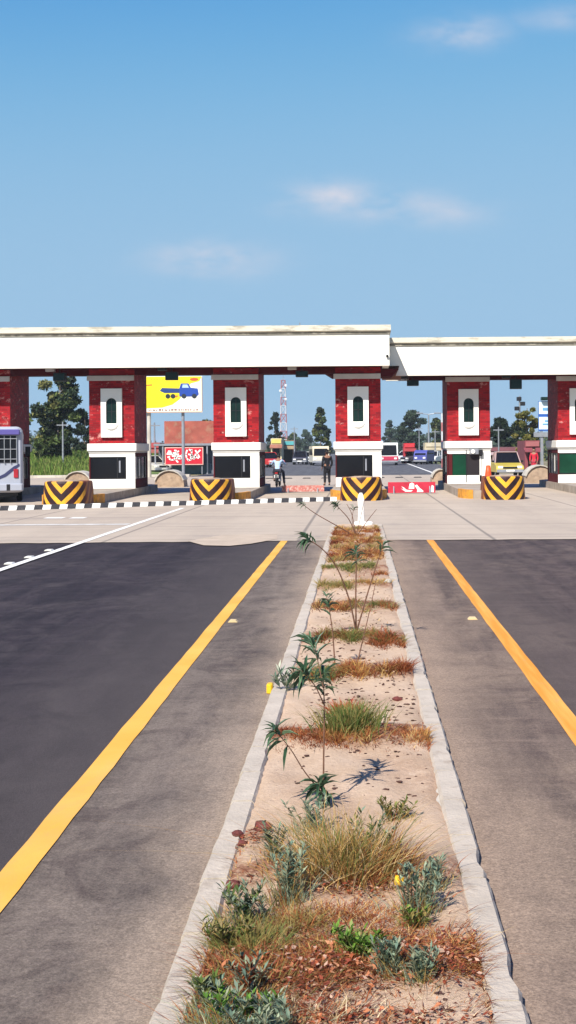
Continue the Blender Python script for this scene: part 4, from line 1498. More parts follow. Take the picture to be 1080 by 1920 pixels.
# grassy bank on the left beyond the apron
mb = MB()
vs, fs = [], []
nx_, ny_ = 40, 12
for j in range(ny_ + 1):
    for i in range(nx_ + 1):
        x, y = -60 + 46 * i / nx_, 88.5 + 70 * j / ny_
        hz = .15 + 1.0 * min(1, j / 5) * (1 - max(0, (x + 19) / 5) if x > -19 else 1)
        vs.append((x, y, max(.0, hz) + random.uniform(-.05, .05) - (.2 if j == 0 else 0)))
for j in range(ny_):
    for i in range(nx_):
        o = j * (nx_ + 1) + i
        fs.append((o, o + 1, o + nx_ + 2, o + nx_ + 1))
struct('grass_bank', mb.add(vs, fs), 'verge', None, True)
r = np.random.default_rng(31)
n = 16000
x = r.uniform(-32, -15.5, n)
y = 88.6 + r.uniform(0, 1, n) ** 1.4 * 40
hz = .1 + 1.0 * np.minimum(1, (y - 88.5) / 29) * np.where(x > -19, np.clip(1 - (x + 19) / 5, 0, 1), 1)
h = r.uniform(.25, .8, n)
wv = .035
an = r.uniform(0, np.pi, n)
lx, ly = r.normal(size=n) * .12, r.normal(size=n) * .12
V = np.stack([np.stack([x - wv * np.cos(an), y - wv * np.sin(an), hz], 1), np.stack([x + wv * np.cos(an), y + wv * np.sin(an), hz], 1),
              np.stack([x + lx + .01, y + ly, hz + h], 1), np.stack([x + lx - .01, y + ly, hz + h], 1)], 1).reshape(-1, 3)
cols = np.array([(.17, .27, .045), (.22, .31, .06), (.12, .20, .035), (.29, .29, .09)])[r.integers(0, 4, n)] * r.uniform(.8, 1.2, (n, 1))
tag(link('bank_grass', poly_mesh('bank_grass', V, np.arange(n * 4).reshape(-1, 4), cols, 'blade')), 'tall green grass on the bank below the leafy trees', 'grass', kind='stuff')


# ------------------------------------------------------------------ billboards, signs, towers, sheds
def gq(x0, x1, y0, y1, Y):
    a, b = at(x0, y1, Y), at(x1, y0, Y)
    return a.x, b.x, a.z, b.z


x0, x1, z0, z1 = gq(272, 379, 705, 774, 86)
bb = thing('billboard', 'yellow and white billboard picturing a blue truck', 'billboard', ((x0 + x1) / 2, 86, 0))
W_, hW = x1 - x0, (x1 - x0) / 2
bdy = MB().box(-hW, hW, 0, .18, z0, z1).build('board', plain('billboard_white', (.80, .78, .72), .6, .04, 1), bb)
hh = z1 - z0


def pp(u, v):
    return (-hW + u * W_, z0 + v * hh)


def printed(name, polys, col, d=.012, par=bdy):
    mb = MB()
    for po_ in polys:
        mb.prism([pp(*q) for q in po_], -d, -.001, 'xz')
    return mb.build(name, plain('print_' + name, col, .6, .06, 3), par)


printed('yellow_print', [[(.01, .12), (.30, .14), (.48, .22), (.60, .36), (.72, .62), (.80, .80), (.95, .86), (.99, .99), (.01, .99)]], (.74, .62, .008), .010)
printed('border_strip', [[(.01, .005), (.99, .005), (.99, .03), (.01, .03)], [(.985, .03), (.998, .03), (.998, .97), (.985, .97)]], (.62, .36, .22), .016)
printed('truck_bed', [[(.26, .60), (.30, .68), (.62, .66), (.62, .54), (.34, .54)]], (.01, .04, .16), .020)
printed('truck_cab', [[(.60, .44), (.60, .66), (.63, .80), (.76, .80), (.80, .68), (.92, .66), (.94, .50), (.90, .44)]], (.008, .05, .30), .022)
printed('truck_windscreen', [[(.65, .68), (.66, .77), (.74, .77), (.77, .68)]], (.35, .5, .7), .026)
for u_ in (.40, .49, .68, .86):
    printed('truck_wheel', [[(u_ + .042 * math.cos(a), .45 + .065 * math.sin(a)) for a in [2 * math.pi * k / 12 for k in range(12)]]], (.012, .02, .03), .028)
printed('truck_trim', [[(.50, .47), (.58, .47), (.56, .42), (.50, .43)]], (.6, .12, .03), .024)
printed('emblem', [[(.86 + .075 * math.cos(a), .91 + .045 * math.sin(a)) for a in [2 * math.pi * k / 12 for k in range(12)]],
                   [(.03, .74), (.13, .75), (.13, .78), (.03, .77)]], (.5, .09, .02), .018)
sl = []
rt = random.Random(4)
u_ = .06
while u_ < .94:
    w_ = rt.uniform(.015, .045)
    sl.append([(u_, .055), (u_ + w_, .055), (u_ + w_, .055 + rt.uniform(.025, .05)), (u_, .055 + rt.uniform(.02, .05))])
    u_ += w_ + rt.uniform(.01, .03)
printed('small_lettering', sl, (.22, .10, .06), .014)
printed('top_lettering', [[(.10 + i * .05, .90), (.13 + i * .05, .90), (.13 + i * .05, .93), (.10 + i * .05, .925)] for i in range(9)], (.72, .38, .02), .018)
MB().tube([(-hW + .2, .3, 0), (-hW + .2, .3, z1 - .2)], .13, 10).build('pole', 'concrete', bb)
MB().tube([(hW * .3, .3, 0), (hW * .3, .3, z1 - .2)], .10, 10).build('pole', 'grey_metal', bb)
MB().box(-hW + .1, hW - .1, .18, .28, z0 + hh * .5, z0 + hh * .5 + .1).build('rail', 'grey_metal', bb)

# brick red shed with the red sign
Yb = 97.0
x0, x1, z0, z1 = gq(290, 402, 789, 832, Yb)
xm = at(308, 800, Yb).x
sh = thing('roadside_shed', 'brick red roadside shed with a grey open front below the billboard', 'shed', ((x0 + x1) / 2, Yb, 0))
cxs = (x0 + x1) / 2
MB().box(xm - cxs, x1 - cxs, 0, 4, z0, z1).build('upper_wall', plain('faded_red_brickwork', (.32, .085, .06), .85, .25, 1.2, col2=(.30, .19, .12), thr=(.52, .72)), sh)
MB().box(x0 - cxs, x1 - cxs + .1, -.5, 4.1, z0 - .16, z0 - .004).build('eave', 'grey_metal', sh)
MB().box(x0 - cxs + .1, x1 - cxs, 1.2, 4, 0, z0 - .16).build('back_wall', plain('blue_grey_wall', (.10, .115, .14), .8, .2, 1), sh)
for xx in (x0 - cxs + .05, x0 - cxs + .6, x1 - cxs - .55, x1 - cxs - .1):
    MB().box(xx, xx + .1, -.45, -.35, 0, z0 - .16).build('post', 'grey_metal', sh)
MB().box(x0 - cxs + 1, x1 - cxs - .3, -.1, .5, 0, .75).build('counter', plain('teal_counter', (.08, .13, .15), .7), sh)

x0, x1, z0, z1 = gq(309, 381, 838, 872, Yb - 1)
sg = thing('shop_sign', 'red sign board with white flowing lettering on the shed front', 'sign', ((x0 + x1) / 2, Yb - 1, z0))
W_, hh = x1 - x0, z1 - z0
sb = MB().box(-W_ / 2, W_ / 2, 0, .1, 0, hh).build('board', plain('sign_border', (.62, .36, .30), .6), sg)
MB().box(-W_ / 2 + .07, W_ / 2 - .07, -.012, -.001, .07, hh - .07).build('red_face', plain('sign_red', (.52, .012, .03), .5, .08, 2), sb)
mb = MB()
strokes = [[(.58, .82), (.55, .60), (.57, .38), (.62, .25), (.68, .30), (.68, .45)], [(.70, .85), (.70, .62), (.71, .40), (.76, .34), (.80, .45), (.80, .60)],
           [(.80, .80), (.86, .60), (.90, .42)], [(.92, .82), (.86, .70)], [(.62, .60), (.74, .50), (.88, .38)], [(.64, .86), (.70, .78)],
           [(.08, .70), (.20, .66), (.32, .70), (.36, .78)], [(.10, .78), (.16, .76)], [(.26, .82), (.30, .80)], [(.06, .62), (.24, .58), (.36, .60)],
           [(.12, .36), (.16, .28), (.24, .30), (.28, .42), (.34, .36), (.42, .36), (.48, .46)], [(.30, .26), (.34, .16)], [(.44, .56), (.46, .50)], [(.08, .44), (.13, .46)],
           [(.20, .50), (.30, .48), (.44, .50)]]
for s_ in strokes:
    for a, b in zip(s_[:-1], s_[1:]):
        A_, B_ = Vector((-W_ / 2 + a[0] * W_, 0, a[1] * hh)), Vector((-W_ / 2 + b[0] * W_, 0, b[1] * hh))
        d = (B_ - A_).normalized()
        nn = Vector((-d.z, 0, d.x)) * .055
        e = d * .03
        q = [A_ - e + nn, B_ + e + nn, B_ + e - nn, A_ - e - nn]
        mb.prism([(v_.x, v_.z) for v_ in q], -.03, -.013, 'xz')
mb.build('lettering', 'post_white', sb)
for xx in (-W_ / 2 + .1, W_ / 2 - .14):
    MB().box(xx, xx + .06, .1, .16, -z0 + .0, hh).build('post', 'grey_metal', sg)

# lattice mast, red and white
Yt = 300.0
p = base_at(532, Yt)
zt_ = at(532, 713, Yt).z
tw = thing('lattice_mast', 'tall red and white lattice radio mast on the horizon', 'mast', (p.x, Yt, 0))
M['mast_red'] = plain('mast_red', (.40, .14, .14), .6)
M['mast_white'] = plain('mast_white', (.55, .55, .57), .6)
ns = 9
for s_ in range(ns):
    za, zb_ = zt_ * s_ / ns, zt_ * (s_ + 1) / ns
    ra, rb = .85 * (1 - .5 * s_ / ns), .85 * (1 - .5 * (s_ + 1) / ns)
    mb = MB()
    cs = [(-1, -1), (1, -1), (1, 1), (-1, 1)]
    for k in range(4):
        a, b = cs[k], cs[(k + 1) % 4]
        A0, A1 = Vector((a[0] * ra, a[1] * ra, za)), Vector((a[0] * rb, a[1] * rb, zb_))
        B0, B1 = Vector((b[0] * ra, b[1] * ra, za)), Vector((b[0] * rb, b[1] * rb, zb_))
        mb.tube([A0, A1], .085, 5)
        mb.tube([A0, B1], .045, 4)
        mb.tube([B0, A1], .045, 4)
        mb.tube([A1, B1], .07, 4)
    mb.build('lattice_section', 'mast_white' if s_ % 2 else 'mast_red', tw)
MB().tube([(0, 0, zt_), (0, 0, zt_ + 1.2)], .05, 5).build('aerial', 'steel', tw)
for k, (zz, xx) in enumerate(((.93, .6), (.86, -.6), (.75, .55))):
    MB().lathe([(0, 0), (.3, .05), (.3, .2), (0, .25)], 12, (xx, -.9, zt_ * zz), 'y').build('dish', 'mast_white', tw)

# double-armed street lamp and other poles
Y = 180.0
p = base_at(804, Y)
zt_ = at(804, 777, Y).z
lp = thing('street_lamp', 'double armed street lamp in the lane right of the middle booth', 'street lamp', (p.x, Y, 0))
MB().tube([(0, 0, 0), (0, 0, zt_)], [.16, .09], 8).build('pole', 'steel', lp)
MB().tube([(-1.0, 0, zt_ + .12), (0, 0, zt_), (1.0, 0, zt_ + .12)], .06, 6).build('arm', 'steel', lp)
for s_ in (-1, 1):
    MB().bbox(s_ * 1.2 - .45, s_ * 1.2 + .45, -.18, .18, zt_ + .08, zt_ + .25, .05).build('lamp_head', 'grey_metal', lp)
Y = 118.0
p = base_at(831, Y)
zt_ = at(831, 704, Y).z
lp = thing('striped_pole', 'thin pole with a red and white lower half left of the open door booth', 'pole', (p.x, Y, 0))
zm = at(831, 775, Y).z
MB().tube([(0, 0, zm), (0, 0, zt_)], [.05, .035], 8).build('upper_pole', 'steel', lp)
for k in range(6):
    MB().tube([(0, 0, zm * k / 6), (0, 0, zm * (k + 1) / 6)], .17, 8).build('red_band' if k % 2 == 0 else 'white_band', 'mast_red' if k % 2 == 0 else 'mast_white', lp)
Y = 135.0
p = base_at(975, Y)
zt_ = at(975, 742, Y).z
lp = thing('floodlight_mast', 'grey floodlight mast with three dark lamps before the yellowish tree', 'mast', (p.x, Y, 0))
MB().tube([(0, 0, 0), (0, 0, zt_)], [.15, .08], 8).build('pole', 'steel', lp)
for (px, py) in ((973, 748), (980, 757), (969, 766)):
    q = at(px, py, Y)
    lx = q.x - p.x
    hd = MB().bbox(lx - .24, lx + .24, -.25, .12, q.z - .2, q.z + .2, .06).build('lamp_head', 'black', lp)
    MB().tube([(0, .05, q.z - .1), (lx, .05, q.z - .1)], .035, 5).build('bracket', 'steel', lp)
Y = 125.0
p = base_at(290, Y)
lp = thing('utility_pole', 'thin dark utility pole left of the brick red shed', 'pole', (p.x, Y, 0))
zt_ = at(290, 792, Y).z
MB().tube([(0, 0, 0), (0, 0, zt_)], [.11, .07], 7).build('pole', 'grey_metal', lp)
MB().box(-.5, .5, -.05, .05, zt_ - .35, zt_ - .25).build('cross_arm', 'grey_metal', lp)

# blue and white sign on grey legs, right
Y = 70.0
x0, x1, z0, z1 = gq(1010, 1048, 752, 808, Y)
sg = thing('information_sign', 'blue and white two panel sign on grey legs left of the right edge booth', 'sign', ((x0 + x1) / 2, Y, 0))
hW = (x1 - x0) / 2
hh = z1 - z0
bd = MB().box(-hW, hW, 0, .12, z0, z1).build('board', plain('sign_blue', (.02, .09, .36), .5), sg)
MB().box(-hW + .02, hW - .02, -.012, -.001, z0 + hh * .57, z1 - .03).build('upper_panel', plain('sign_pale', (.62, .78, .84), .5, .1, 4), bd)
MB().box(-hW + .02, hW - .02, -.012, -.001, z0 + .08, z0 + hh * .47).build('lower_panel', plain('sign_pale_blue', (.58, .74, .84), .5, .12, 6), bd)
mb = MB()
for (u_, v_, w_, h_) in ((.2, .68, .3, .10), (.3, .30, .35, .06), (.2, .2, .5, .05), (.55, .72, .25, .05)):
    mb.box(-hW + u_ * 2 * hW, -hW + (u_ + w_) * 2 * hW, -.02, -.013, z0 + v_ * hh, z0 + (v_ + h_) * hh)
mb.build('lettering', plain('sign_ink', (.12, .3, .5), .5), bd)
zl = at(1010, 815, Y).z
MB().box(-hW - .25, hW + .1, -.05, .17, zl - .12, zl + .12).build('cross_rail', 'steel', sg)
for xx in (-hW + .1, -hW + .55, hW - .2):
    MB().box(xx, xx + .14, 0, .14, 0, zl - .12).build('leg', 'steel', sg)
    MB().box(xx, xx + .12, .02, .12, zl + .12, z0).build('leg', 'steel', sg)
q = at(1025, 744, Y)
mb = MB()
for dx in (-.25, .15):
    mb.bbox(dx - .18, dx + .18, -.3, .05, q.z - .12 + dx * .3, q.z + .06 + dx * .3, .04)
hd = mb.build('lamp_head', 'niche', sg)
MB().box(-.03, .03, .02, .08, z1, q.z).build('lamp_stem', 'steel', sg)


# ------------------------------------------------------------------ shops beyond
def shop(label, x0, x1, ytop, Y, wall, awn, sign, depth=5):
    a, b = base_at(x0, Y).x, base_at(x1, Y).x
    h = at((x0 + x1) / 2, ytop, Y).z
    cxs = (a + b) / 2
    s = thing('roadside_shop', label, 'shop', (cxs, Y, 0), 0, 'shops beyond the toll plaza')
    hw_ = (b - a) / 2
    mb = MB()
    mb.box(-hw_, hw_, .6, depth, 0, h)
    mb.box(-hw_, -hw_ + .25, 0, .6, 0, h)
    mb.box(hw_ - .25, hw_, 0, .6, 0, h)
    mb.box(-hw_ + .25, hw_ - .25, 0, .6, h * .72, h)
    mb.build('wall', plain('shop_wall', wall, .85, .2, .8), s)
    MB().box(-hw_ + .26, hw_ - .26, .5, .59, 0, h * .71).build('shutter', 'dark', s)
    MB().prism([(-1.0, h * .60), (-.02, h * .72), (-.02, h * .75), (-1.0, h * .63)], -hw_ - .1, hw_ + .1, 'yz').build('awning', plain('shop_awning', awn, .8, .2, 1), s)
    MB().box(-hw_ * .9, hw_ * .9, -.12, -.02, h * .80, h * .97).build('signboard', plain('shop_signboard', sign, .6, .15, 1), s)
    return s


shop('cream walled shop left of the radio mast', 508, 528, 822, 170, (.55, .47, .3), (.3, .12, .08), (.62, .5, .12))
shop('brown shop below the radio mast with a teal board', 528, 552, 826, 175, (.30, .15, .09), (.28, .2, .12), (.08, .34, .36))
shop('red fronted kiosk under the wide dark tree', 758, 778, 831, 150, (.46, .02, .03), (.3, .04, .04), (.5, .03, .04))
shop('cream low shop behind the double armed street lamp', 797, 832, 830, 165, (.50, .42, .28), (.4, .34, .22), (.45, .4, .3))
shop('maroon walled shop behind the floodlight mast', 984, 1012, 826, 105, (.20, .05, .06), (.22, .05, .06), (.3, .1, .1))
shop('dusky long shop behind the dark bushy trees', 905, 976, 838, 118, (.13, .07, .08), (.36, .27, .27), (.16, .06, .07))
shop('red brick kiosk beside the utility pole', 262, 300, 830, 122, (.34, .07, .06), (.3, .08, .07), (.36, .06, .06))


# ------------------------------------------------------------------ vehicles
def wheels(v, L, W, r_, fy, ry):
    for yy in (fy, ry):
        for s_ in (-1, 1):
            wh_ = MB().lathe([(0, -.1), (r_ * .9, -.1), (r_, -.06), (r_, .06), (r_ * .9, .1), (0, .1)], 16, (s_ * (W / 2 - .12), yy, r_), 'x').build('wheel', 'rubber', v, True)
            MB().lathe([(0, -.115), (r_ * .55, -.115), (r_ * .55, .115), (0, .115)], 12, (s_ * (W / 2 - .12), yy, r_), 'x').build('rim', 'steel', wh_)


def paint(name, col):
    t = NT(name)
    c = t.mix(t.ramp(t.noise(1.5, 5), .3, .8), col, tuple(x * .8 + .02 for x in col))
    return t.out(c, .35, spec=.5)


def car(label, px, Y, col, L=3.9, W=1.6, H=1.4, rz=0.0, roof=None, cat='car', name='car'):
    p = base_at(px, Y)
    v = thing(name, label, cat, (p.x, p.y, .02), rz, 'vehicles beyond the toll plaza')
    pm_ = paint('car_paint', col)
    rm_ = paint('car_roof_paint', roof) if roof else pm_
    h = W / 2
    prof = [(-L / 2, .30), (-L / 2 - .02, .50), (-L / 2 + .04, .66), (-L * .20, .84), (L * .34, .86), (L / 2 - .03, .80), (L / 2, .5), (L / 2 - .03, .28)]
    mb = MB()
    nprof = len(prof)
    vs = []
    for (x, sc_) in ((-h, .93), (-h + .06, 1), (h - .06, 1), (h, .93)):
        for (y, z) in prof:
            vs.append((x, y * (1 if abs(x) < h else .985), .3 + (z - .3) * sc_))
    fs = [tuple(range(nprof)), tuple(range(4 * nprof - 1, 3 * nprof - 1, -1))]
    for k in range(3):
        for i in range(nprof):
            j = (i + 1) % nprof
            fs.append((k * nprof + i, k * nprof + nprof + i, k * nprof + nprof + j, k * nprof + j))
    body = mb.add(vs, fs).build('body', pm_, v)
    y0, y1, y2, y3 = -L * .21, -L * .04, L * .22, L * .36
    gi = h - .06
    vs = [(-gi, y0, .83), (gi, y0, .83), (gi, y3, .84), (-gi, y3, .84), (-gi * .82, y1, H - .04), (gi * .82, y1, H - .04), (gi * .82, y2, H - .04), (-gi * .82, y2, H - .04)]
    MB().add(vs, [(0, 1, 5, 4), (1, 2, 6, 5), (2, 3, 7, 6), (3, 0, 4, 7), (4, 5, 6, 7)]).build('windows', 'glass', v)
    mb = MB()
    mb.bbox(-gi * .86, gi * .86, y1 - .06, y2 + .06, H - .06, H, .05)
    for s_ in (-1, 1):
        for a, b in (((s_ * gi, y0, .83), (s_ * gi * .83, y1, H - .05)), ((s_ * gi, y3, .84), (s_ * gi * .83, y2, H - .05)), ((s_ * (gi + .005), L * .08, .83), (s_ * gi * .835, L * .08, H - .05))):
            mb.tube([a, b], .035, 5)
    mb.build('roof', rm_, v)
    for s_ in (-1, 1):
        MB().bbox(s_ * (h - .26) - .15, s_ * (h - .26) + .15, -L / 2 - .035, -L / 2 + .1, .52, .66, .03).build('headlight', 'post_white', v)
        MB().bbox(s_ * (h + .06) - .07, s_ * (h + .06) + .07, y0 + .18, y0 + .26, .86, .98, .02).build('mirror', 'black', v)
    MB().bbox(-h + .02, h - .02, -L / 2 - .08, -L / 2 + .05, .28, .46, .04).build('bumper', 'grey_metal', v)
    MB().box(-.42, .42, -L / 2 - .03, -L / 2 + .03, .50, .62).build('grille', 'black', v)
    MB().box(-.24, .24, -L / 2 - .095, -L / 2 - .081, .34, .44).build('number_plate', 'post_white', v)
    wheels(v, L, W, .29, -L * .31, L * .30)
    return v


def van(label, px, Y, col, L=4.6, W=1.7, H=2.0, rz=0.0, low=None, cat='van', name='van'):
    p = base_at(px, Y)
    v = thing(name, label, cat, (p.x, p.y, .02), rz, 'vehicles beyond the toll plaza')
    pm_ = paint('van_paint', col)
    h = W / 2
    prof = [(-L / 2, .35), (-L / 2 - .03, .6), (-L / 2, .95), (-L / 2 + .28, H - .18), (-L / 2 + .5, H), (L / 2 - .1, H), (L / 2, H - .2), (L / 2, .35)]
    MB().prism(prof, -h, h, 'yz').build('body', pm_, v)
    if low:
        lm = paint('van_lower_paint', low)
        MB().prism([(-L / 2 - .015, .33), (-L / 2 - .05, .6), (-L / 2 - .02, .92), (L / 2 + .01, .92), (L / 2 + .01, .33)], -h - .012, h + .012, 'yz').build('lower_body', lm, v)
    d = (H - .18 - .95)
    MB().add([(-h + .1, -L / 2 - .0, 1.0), (h - .1, -L / 2 - .0, 1.0), (h - .16, -L / 2 + .24, H - .25), (-h + .16, -L / 2 + .24, H - .25)], [(0, 1, 2, 3)]).build('windscreen', 'glass', v)
    for s_ in (-1, 1):
        x = s_ * (h + .008)
        for k, (a, b) in enumerate(((-L * .36, -L * .16), (-L * .12, L * .12), (L * .16, L * .42))):
            MB().box(min(x, x - s_ * .02), max(x, x - s_ * .02), a, b, 1.08, H - .3).build('side_window', 'glass', v)
        MB().bbox(s_ * (h - .25) - .14, s_ * (h - .25) + .14, -L / 2 - .08, -L / 2 + .08, .6, .78, .03).build('headlight', 'post_white', v)
        MB().bbox(s_ * (h + .1) - .08, s_ * (h + .1) + .08, -L / 2 + .1, -L / 2 + .18, 1.1, 1.35, .02).build('mirror', 'black', v)
    MB().bbox(-h - .01, h + .01, -L / 2 - .12, -L / 2 + .06, .28, .48, .04).build('bumper', 'grey_metal', v)
    wheels(v, L, W, .33, -L * .32, L * .3)
    return v


# vehicles in view beyond the booths
car('yellow car facing the camera in the right lane behind the cone', 949, 80, (.55, .42, .05), L=4.2, W=1.62, H=1.5, roof=(.45, .3, .28), name='car')
van('red and white van coming towards the middle booth', 728, 138, (.66, .68, .66), W=1.85, H=2.3, low=(.45, .02, .06), L=5)
van('cream van left of the standing man', 598, 140, (.66, .56, .40), W=1.7, H=2.0, rz=.12, low=(.62, .58, .5))
car('white car beside the cream van', 574, 155, (.75, .74, .70), W=1.6, rz=.25)
car('dark small car before the brown shop', 563, 148, (.05, .05, .07), W=1.6, H=1.5)
car('red car behind the motorcyclist', 503, 128, (.55, .03, .03), W=1.7, H=1.45, rz=.5)
car('white car on the right of the far road', 762, 160, (.74, .73, .70), W=1.65, rz=-.5, L=4.2)
van('small blue van at the right roadside', 795, 142, (.06, .07, .30), W=1.4, H=1.5, L=3.4, rz=-.3)
car('white car at the right roadside beside the blue van', 811, 148, (.78, .77, .74), W=1.6, rz=-.3)
car('dark car turning at the right roadside', 778, 150, (.06, .05, .06), W=1.6, rz=-.8)
car('pale car parked under the billboard behind the tan bumper', 281, 98, (.60, .56, .48), W=1.6, H=1.35, rz=.7)

# ------------------------------------------------------------------ bus at the left edge, seen from behind
Yr = 45.6
bus = thing('bus', 'silver white bus seen from behind cut off by the left edge', 'bus', (-12.72, Yr, .012), R(14))
Wb, Lb, Hb = 2.36, 7.6, 2.62
h = Wb / 2
bp = paint('bus_silver', (.36, .38, .44))


def rrect(hw_, z0, z1, r_, n=4):
    pts = []
    for (cx_, cz_, a0) in ((hw_ - r_, z0 + r_ * .5, -90), (hw_ - r_, z1 - r_, 0), (-hw_ + r_, z1 - r_, 90), (-hw_ + r_, z0 + r_ * .5, 180)):
        for k in range(n + 1):
            a = R(a0 + 90 * k / n)
            rr_ = r_ * (.5 if cz_ < (z0 + z1) / 2 else 1)
            pts.append((cx_ + (r_ if True else rr_) * math.cos(a), cz_ + rr_ * math.sin(a)))
    return pts


secs = [(0.0, .92, .42), (.06, .97, .36), (.22, 1.0, .34), (Lb - .3, 1.0, .34), (Lb, .94, .42)]
vs, fs = [], []
for (y, s_, z0) in secs:
    pr_ = rrect(h * s_, z0, Hb * (.955 + .045 * (s_ - .92) / .08), .22)
    vs += [(x, y, z) for x, z in pr_]
m = len(pr_)
for i in range(len(secs) - 1):
    for k in range(m):
        j = (k + 1) % m
        fs.append((i * m + k, i * m + j, (i + 1) * m + j, (i + 1) * m + k))
fs.append(tuple(range(m)))
fs.append(tuple(range(len(secs) * m - 1, (len(secs) - 1) * m - 1, -1)))
MB().add(vs, fs).build('body', bp, bus)
rw = MB().box(-h + .22, h - .2, -.022, -.002, 1.38, 2.30).build('rear_window', 'glass', bus)
for xx in [-h + .3 + k * .205 for k in range(10)]:
    MB().tube([(xx, -.05, 1.36), (xx, -.05, 2.32)], .017, 6).build('window_guard', 'steel', rw)
mb = MB()
for zz in (1.5, 1.84, 2.2):
    mb.tube([(-h + .22, -.05, zz), (h - .2, -.05, zz)], .014, 5)
mb.build('guard_rail', 'steel', rw)
MB().bbox(-h + .12, h - .1, -.16, .0, 2.33, 2.52, .04).build('roof_spoiler', paint('violet_blue', (.10, .08, .30)), bus)
mb = MB()
mb.prism([(.10, .78), (.55, 1.0), (.86, 1.25), (1.05, 1.34), (1.06, 1.26), (.9, 1.14), (.6, .9), (.1, .70)], -.012, -.001, 'xz')
mb.prism([(-1.0, .9), (.1, .78), (.1, .70), (-1.0, .8)], -.012, -.001, 'xz')
mb.build('body_stripe', paint('dark_blue_stripe', (.03, .035, .10)), bus)
for s_ in (-1, 1):
    tl_ = MB().bbox(s_ * (h - .24) - .08, s_ * (h - .24) + .08, -.04, .02, .86, 1.16, .02).build('tail_light', plain('tail_red', (.35, .02, .03), .3), bus)
    MB().bbox(s_ * (h + .16) - .1, s_ * (h + .16) + .1, Lb - .15, Lb - .05, 1.55, 1.95, .03).build('mirror', 'black', bus)
MB().bbox(-h - .0, h + .0, -.13, .22, .40, .66, .06).build('bumper', bp, bus)
MB().box(.62, .74, -.135, -.129, .42, .64).build('bumper_slot', 'black', bus)
MB().box(-h + .2, h - .2, .2, Lb - .4, .22, .40).build('underbody', 'black', bus)
MB().box(-.3, .3, -.15, -.133, .48, .60).build('number_plate', plain('plate_yellow', (.65, .5, .08), .5), bus)
wheels(bus, Lb, Wb - .05, .42, 1.6, Lb - 1.5)
for s_ in (-1, 1):
    for k in range(6):
        x = s_ * (h + .004)
        MB().box(min(x, x - s_ * .02), max(x, x - s_ * .02), .5 + k * 1.12, 1.5 + k * 1.12, 1.4, 2.2).build('side_window', 'glass', bus)


# ------------------------------------------------------------------ people
M['skin'] = plain('brown_skin', (.26, .13, .08), .6, .1, 20)
M['hair'] = plain('black_hair', (.012, .010, .010), .7, .2, 40)


def skinned(name, pts, edges, mat, parent, sub=2):
    me = bpy.data.meshes.new(name)
    me.from_pydata([p[:3] for p in pts], edges, [])
    me.materials.append(M[mat] if isinstance(mat, str) else mat)
    o = link(name, me, parent)
    sk = o.modifiers.new('skin', 'SKIN')
    sk.use_smooth_shade = True
    sv = me.skin_vertices[0].data
    for i, p in enumerate(pts):
        rx, ry = (p[3], p[3]) if len(p) == 4 else (p[3], p[4])
        sv[i].radius = (rx, ry)
        sv[i].use_root = (i == 0)
    ss = o.modifiers.new('subdiv', 'SUBSURF')
    ss.levels = ss.render_levels = sub
    return o


def hand_pts(wr, d, pts, edges, wi):
    """palm and five short finger chains from the wrist index wi"""
    d = Vector(d).normalized()
    side = d.orthogonal().normalized()
    wr = Vector(wr)
    pm = wr + d * .05
    pts.append((*pm, .030, .016))
    pi_ = len(pts) - 1
    edges.append((wi, pi_))
    for k, (off, L) in enumerate(((-.027, .062), (-.009, .075), (.009, .072), (.027, .058))):
        a = pm + side * off + d * .035
        b = a + d * L * .5 + Vector((0, 0, -.006))
        c = b + d * L * .5 + Vector((0, 0, -.016))
        i0 = len(pts)
        pts += [(*a, .0095), (*b, .009), (*c, .007)]
        edges += [(pi_, i0), (i0, i0 + 1), (i0 + 1, i0 + 2)]
    a = wr + side * .035 + d * .03
    b = a + (d + side * .7).normalized() * .035
    i0 = len(pts)
    pts += [(*a, .011), (*b, .009)]
    edges += [(wi, i0), (i0, i0 + 1)]


